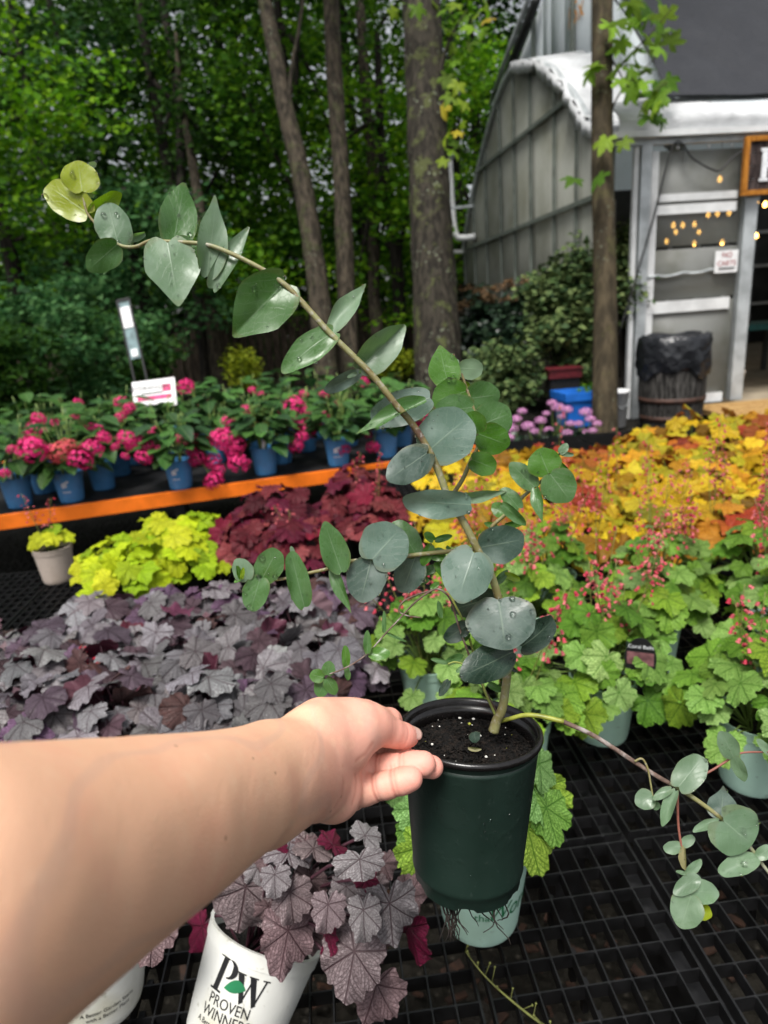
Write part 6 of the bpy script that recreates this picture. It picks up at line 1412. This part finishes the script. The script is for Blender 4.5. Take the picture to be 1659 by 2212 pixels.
# ================================================================== ARM AND HAND
def sdf_arm():
    def A(x, y, d): return np.array(at(x, y, d))
    def cone(P, a, b, r1, r2):
        ba = b - a; l2 = ba @ ba; rr = r1 - r2; a2 = l2 - rr * rr; il2 = 1 / l2
        pa = P - a; y = pa @ ba; z = y - l2; x2 = ((pa * l2 - y[..., None] * ba) ** 2).sum(-1); y2 = y * y * l2; z2 = z * z * l2
        k = np.sign(rr) * rr * rr * x2
        o = (np.sqrt((x2 * a2 * il2)) * il2 * 1.0)
        d = (np.sqrt(np.maximum(x2 * a2 * il2, 0)) + y * rr) * il2 - r1
        c1 = np.sign(z) * a2 * z2 > k; c2 = np.sign(y) * a2 * y2 < k
        d = np.where(c1, np.sqrt(np.maximum(x2 + z2, 0)) * il2 - r2, d); d = np.where(~c1 & c2, np.sqrt(np.maximum(x2 + y2, 0)) * il2 - r1, d); return d
    def smin(a, b, k): h = np.maximum(k - np.abs(a - b), 0) / k; return np.minimum(a, b) - h * h * k * .25
    sh = np.array([-.30, -.16, 1.06]); el = A(-249, 2016, .167)
    FA = [((706, 1648, .432), .0205), ((651, 1654, .407), .0248), ((570, 1686, .365), .0285), ((493, 1717, .328), .0325), ((400, 1756, .297), .0362), ((307, 1795, .269), .0392), ((168, 1853, .237), .0424), ((29, 1911, .208), .0445), ((-110, 1968, .186), .0455), ((-249, 2025, .167), .0460)]
    palm = [  # forearm
        *[(A(*a), A(*b), ra_, rb_) for (a, ra_), (b, rb_) in zip(FA[:-1], FA[1:])], (el, sh, .0440, .0520),
        (A(655, 1632, .404), A(560, 1672, .362), .0215, .0255), (A(662, 1688, .408), A(560, 1728, .362), .0215, .0255),
        # thumb ball, heel of the hand, back of the hand
        (A(672, 1585, .410), A(745, 1588, .432), .0185, .0190), (A(745, 1588, .432), A(792, 1565, .444), .0186, .0132), (A(690, 1610, .415), A(735, 1612, .428), .0190, .0165),
        (A(678, 1700, .415), A(716, 1712, .429), .0200, .0172), (A(722, 1712, .431), A(748, 1713, .446), .0162, .0112), (A(690, 1668, .438), A(748, 1672, .462), .0180, .0118),
        (A(672, 1640, .426), A(786, 1590, .476), .0175, .0130), (A(676, 1665, .428), A(780, 1650, .468), .0180, .0135), (A(690, 1560, .425), A(786, 1550, .468), .0150, .0125)]
    fing = {'pinky': [((766, 1713), .446, .0104), ((815, 1700), .441, .0086), ((852, 1692), .439, .0082), ((887, 1682), .438, .0080)],
            'ring': [((764, 1662), .460, .0100), ((820, 1658), .453, .0087), ((868, 1656), .450, .0083), ((914, 1650), .448, .0086)],
            'middle': [((776, 1628), .474, .0098), ((835, 1632), .469, .0086), ((885, 1645), .463, .0081), ((933, 1657), .4565, .0079)],
            'index': [((786, 1550), .478, .0100), ((842, 1556), .502, .0089), ((862, 1600), .521, .0081), ((860, 1640), .522, .0078)],
            'thumb': [((776, 1566), .438, .0146), ((822, 1573), .449, .0106), ((860, 1588), .460, .0090), ((882, 1591), .467, .0076)]}
    lo = np.array([-.20, .245, .985]); 
    hand = np.concatenate([[A(*p, d) for p, d, r in c] for c in fing.values()] + [[A(660, 1640, .41), A(700, 1770, .42)]]); h0, h1 = hand.min(0) - .022, hand.max(0) + .022
    allp = np.array([p for c in palm for p in c[:2]]); a0, a1 = np.minimum(allp.min(0) - .06, h0), np.maximum(allp.max(0) + .06, h1)
    def axis_(i):
        fine = .0009; return np.concatenate([np.arange(a0[i], h0[i], .0045), np.arange(h0[i], h1[i], fine), np.arange(h1[i], a1[i] + .004, .0045)])
    X, Y, Z = axis_(0), axis_(1), axis_(2); nx, ny, nz = len(X), len(Y), len(Z)
    D = np.full((nx, ny, nz), .2, np.float32)
    def block(pts, r, pad):
        lo_, hi_ = pts.min(0) - r - pad, pts.max(0) + r + pad; return tuple(slice(max(0, int(np.searchsorted(ax, l)) - 1), min(len(ax), int(np.searchsorted(ax, h)) + 1)) for ax, l, h in zip((X, Y, Z), lo_, hi_))
    def pos(s): g = np.meshgrid(X[s[0]], Y[s[1]], Z[s[2]], indexing='ij'); return np.stack(g, -1)
    for i, (a, b, r1, r2) in enumerate(palm):
        s = block(np.array([a, b]), max(r1, r2), .03); D[s] = smin(D[s], cone(pos(s), a, b, r1, r2).astype(np.float32), .003 if i < len(FA) - 1 else (.012 if i < len(FA) + 2 else .008))
    # creases pressed into the palm: the thumb-ball fold and the palm lines
    def groove(pts, d, depth, w):
        Q = [A(x, y, d) for x, y in pts]
        for a, b in zip(Q[:-1], Q[1:]):
            s = block(np.array([a, b]), .012, .004); P = pos(s); ba = b - a; t = np.clip(((P - a) @ ba) / (ba @ ba), 0, 1); q = np.linalg.norm(P - a - t[..., None] * ba, axis=-1); D[s] += (depth * np.exp(-(q / w) ** 2)).astype(np.float32)
    PALM_D = D.copy(); out = D
    crs = []
    for nme, c in fing.items():
        P3 = [A(*p, d) for p, d, r in c]; rr = [r for p, d, r in c]; s = block(np.array(P3), max(rr), .02); P = pos(s); F = None
        for i in range(3):
            mid = P3[i] * .5 + P3[i + 1] * .5; rm = (rr[i] + rr[i + 1]) * .5 * (1.02 if i else 1.0)
            for q in (cone(P, P3[i], mid, rr[i], rm), cone(P, mid, P3[i + 1], rm, rr[i + 1])): F = q if F is None else smin(F, q, .003)
        if nme in ('pinky', 'ring', 'middle'):
            pb = P3[0] * .82 + P3[1] * .18; dr = P3[1] - P3[0]; dr /= np.linalg.norm(dr); sd_ = (P - pb) @ dr; F = F + .0007 * np.exp(-(sd_ / .0012) ** 2) * np.exp(-(np.linalg.norm(P - pb, axis=-1) / .016) ** 4); crs.append((pb, dr, .6))
        for i in (1, 2):      # joint creases and the fleshy pads between them
            dr = P3[i + 1] - P3[i - 1]; dr /= np.linalg.norm(dr); sd_ = (P - P3[i]) @ dr; near = np.exp(-(np.linalg.norm(P - P3[i], axis=-1) / .016) ** 4)
            F = F + near * ((.00022 if nme == 'thumb' else .00062) * np.exp(-(sd_ / .0010) ** 2) + (0 if nme == 'thumb' else .00038) * np.exp(-((sd_ - .0026) / .0009) ** 2)); crs.append((P3[i], dr, .35 if nme == 'thumb' else .8))
        k = .010 if nme == 'thumb' else .0055
        out[s] = smin(out[s], smin(PALM_D[s], F.astype(np.float32), k), .0006)
    D = out
    # surface nets
    ins = D < 0; c = [ins[i:nx - 1 + i, j:ny - 1 + j, k:nz - 1 + k] for i in (0, 1) for j in (0, 1) for k in (0, 1)]
    tot = np.zeros(c[0].shape, np.int8)
    for q in c: tot += q
    I, J, K = np.nonzero((tot > 0) & (tot < 8)); vid = np.full(tot.shape, -1, np.int32); vid[I, J, K] = np.arange(len(I))
    acc = np.zeros((len(I), 3)); cnt = np.zeros(len(I)); off = [(i, j, k) for i in (0, 1) for j in (0, 1) for k in (0, 1)]
    for a_ in range(8):
        for b_ in range(a_ + 1, 8):
            o1, o2 = off[a_], off[b_]
            if sum(abs(p - q) for p, q in zip(o1, o2)) != 1: continue
            d1 = D[I + o1[0], J + o1[1], K + o1[2]]; d2 = D[I + o2[0], J + o2[1], K + o2[2]]; m = (d1 < 0) != (d2 < 0); t = np.where(m, d1 / np.where(d1 == d2, 1, d1 - d2), 0)
            p1 = np.stack([X[I + o1[0]], Y[J + o1[1]], Z[K + o1[2]]], 1); p2 = np.stack([X[I + o2[0]], Y[J + o2[1]], Z[K + o2[2]]], 1)
            acc += np.where(m[:, None], p1 + (p2 - p1) * t[:, None], 0); cnt += m
    V = acc / cnt[:, None]; faces = []
    for ax in range(3):
        s1 = [slice(None)] * 3; s2 = [slice(None)] * 3; s1[ax] = slice(0, -1); s2[ax] = slice(1, None); ch = ins[tuple(s1)] != ins[tuple(s2)]; idx = np.array(np.nonzero(ch)).T
        u, w = [(1, 2), (2, 0), (0, 1)][ax]; ok = (idx[:, u] > 0) & (idx[:, w] > 0) & (idx[:, u] < D.shape[u] - 1) & (idx[:, w] < D.shape[w] - 1); idx = idx[ok]
        def g(du, dw): q = idx.copy(); q[:, u] -= du; q[:, w] -= dw; return vid[q[:, 0], q[:, 1], q[:, 2]]
        qd = np.stack([g(1, 1), g(0, 1), g(0, 0), g(1, 0)], 1); fl = ins[tuple(s1)][tuple(idx.T)]; 
        # idx was masked after nonzero: flip where the far end is inside
        idx_full = idx; inside = ins[tuple(idx_full.T)]; qd[~inside] = qd[~inside][:, ::-1]; faces.append(qd)
    Fq = np.concatenate(faces)
    # relax the surface a little
    for it in range(2):
        S = np.zeros_like(V); n_ = np.zeros(len(V))
        for a_, b_ in ((0, 1), (1, 2), (2, 3), (3, 0)):
            np.add.at(S, Fq[:, a_], V[Fq[:, b_]]); np.add.at(n_, Fq[:, a_], 1); np.add.at(S, Fq[:, b_], V[Fq[:, a_]]); np.add.at(n_, Fq[:, b_], 1)
        V = V * .7 + .3 * S / n_[:, None]
    c_ = (V - CAMP) @ RC; pxx = CX + F_PX * c_[:, 0] / np.maximum(.05, -c_[:, 2]); wgt = np.clip((690 - pxx) / 60, 0, 1)[:, None]; wgt = np.where((-c_[:, 2] < .06)[:, None], 1, wgt)
    for it in range(40):      # smooth forearm
        S = np.zeros_like(V); n_ = np.zeros(len(V))
        for a_, b_ in ((0, 1), (1, 2), (2, 3), (3, 0)):
            np.add.at(S, Fq[:, a_], V[Fq[:, b_]]); np.add.at(n_, Fq[:, a_], 1); np.add.at(S, Fq[:, b_], V[Fq[:, a_]]); np.add.at(n_, Fq[:, b_], 1)
        V = V + (S / n_[:, None] - V) * (.6 * wgt)
    return V, Fq, crs, fing, A
def arm():
    V, Fq, crs, fing, A = sdf_arm()
    me = fast_mesh('person', V, Fq, M['skin']); me.polygons.foreach_set('use_smooth', [True] * len(me.polygons))
    c = (V - CAMP) @ RC; px = CX + F_PX * c[:, 0] / np.maximum(.05, -c[:, 2]); py = CY - F_PX * c[:, 1] / np.maximum(.05, -c[:, 2])
    t = np.clip((px - 600) / 190, 0, 1); t = t * t * (3 - 2 * t); t = np.where(-c[:, 2] < .06, 0, t)
    at_ = me.attributes.new('tint', 'FLOAT', 'POINT'); at_.data.foreach_set('value', t.astype(np.float32))
    tp = np.clip((px - 800) / 110, 0, 1) * (-c[:, 2] > .06); me.attributes.new('tip', 'FLOAT', 'POINT').data.foreach_set('value', (tp * tp * (3 - 2 * tp)).astype(np.float32))
    cr = np.zeros(len(V))
    for p, d, am in crs:
        r = V - p; s = r @ d; near = np.exp(-(np.linalg.norm(r, axis=1) / .013) ** 4); cr = np.maximum(cr, am * near * np.maximum(np.exp(-(s / .0010) ** 2), .7 * np.exp(-((s - .0026) / .0008) ** 2)))
    def line(pts, d, w, amt):
        nonlocal cr
        Q = np.array([[x, y] for x, y in pts], float)
        for a, b in zip(Q[:-1], Q[1:]):
            P = np.stack([px, py], 1); ba = b - a; tt = np.clip(((P - a) @ ba) / (ba @ ba), 0, 1); dd = np.linalg.norm(P - a - tt[:, None] * ba, axis=1); cr = np.maximum(cr, amt * np.exp(-(dd / w) ** 2) * (np.abs(-c[:, 2] - d) < .025))
    line([(806, 1604), (790, 1628), (768, 1644), (738, 1655)], .435, 4.0, .45); line([(738, 1655), (722, 1650), (712, 1636)], .42, 3.5, .3); line([(767, 1672), (770, 1690), (768, 1712), (760, 1738)], .432, 2.5, .4); line([(733, 1662), (742, 1690), (738, 1720), (722, 1745)], .42, 3.0, .3); line([(690, 1598), (694, 1640), (690, 1700), (680, 1740)], .41, 2.5, .28); line([(680, 1610), (684, 1650), (676, 1720)], .40, 2.5, .2)
    a2 = me.attributes.new('crease', 'FLOAT', 'POINT'); a2.data.foreach_set('value', np.clip(cr, 0, 1).astype(np.float32))
    # press the creases in
    me.update(); nrm = np.empty(len(V) * 3, np.float32); me.vertex_normals.foreach_get('vector', nrm); nrm = nrm.reshape(-1, 3)
    W2 = V - nrm * (cr * .00035)[:, None]; me.vertices.foreach_set('co', W2.astype(np.float32).ravel()); me.update()
    person = tag(ob('person', me), 'bare left arm reaching in from the left, gripping the dark green pot', 'person')
    # thumb nail: a curved plate on the upper side of the thumb tip
    a, b = np.array(A(846, 1582, .456)), np.array(A(882, 1591, .467)); y = Vector(b - a).normalized(); up = camvec(.20, .78, .60); z = (up - y * up.dot(y)).normalized(); x = y.cross(z); v = []; f = []
    n, m_ = 9, 11; r = .0085; ctr = Vector(a).lerp(Vector(b), .70)
    for j in range(m_):
        t_ = j / (m_ - 1); hw = .98 * (1 - .12 * abs(2 * t_ - 1) ** 3)
        for i in range(n):
            s = (i / (n - 1) * 2 - 1); an = s * hw * .78
            l = .0022 * (1 - s * s) * (1 if t_ > .5 else -.9) * abs(2 * t_ - 1) ** 2
            rad = r * (1.03 - .14 * t_) + .0004
            v.append(ctr + y * (t_ * .0112 - .001 + l) + x * (math.sin(an) * rad) + z * (math.cos(an) * rad - .0004))
    f = [(j * n + i, j * n + i + 1, (j + 1) * n + i + 1, (j + 1) * n + i) for j in range(m_ - 1) for i in range(n - 1)]
    V2 = [p - z * .0012 for p in v]; k = len(v); f2 = [tuple(reversed([i + k for i in q])) for q in f]; bd = [i for i in range(n)] + [j * n + n - 1 for j in range(1, m_)] + [(m_ - 1) * n + i for i in range(n - 2, -1, -1)] + [j * n for j in range(m_ - 2, 0, -1)]
    f3 = [(bd[i], bd[i] + k, bd[(i + 1) % len(bd)] + k, bd[(i + 1) % len(bd)]) for i in range(len(bd))]
    ob('thumbnail', meshdata('thumbnail', v + V2, f + f2 + f3, M['nail'], True), person, None, True)
arm()
# dry stalk lying across the grid at the bottom
sk = MB(); P = spline([on(1005, 2055, ZB + .03), on(1040, 2100, ZB + .02), on(1080, 2140, ZB + .015), on(1140, 2190, ZB + .012), on(1190, 2225, ZB + .01)], 5); sk.tube(P, lerps([.0006, .0012, .0018], len(P)), 6)
for k in range(0, len(P), 2):
    b = P[k]; c = b + Vector((random.uniform(-.012, .012), random.uniform(-.004, .012), random.uniform(.004, .016))); sk.tube([b, c], .0005, 4); sk.ball(c, .0016, 6, 4)
tag(sk.build('dry_flower_stalk', M['stem_o'], None, True), 'thin dry flower stalk lying on the black grid at the bottom', 'plant stalk')
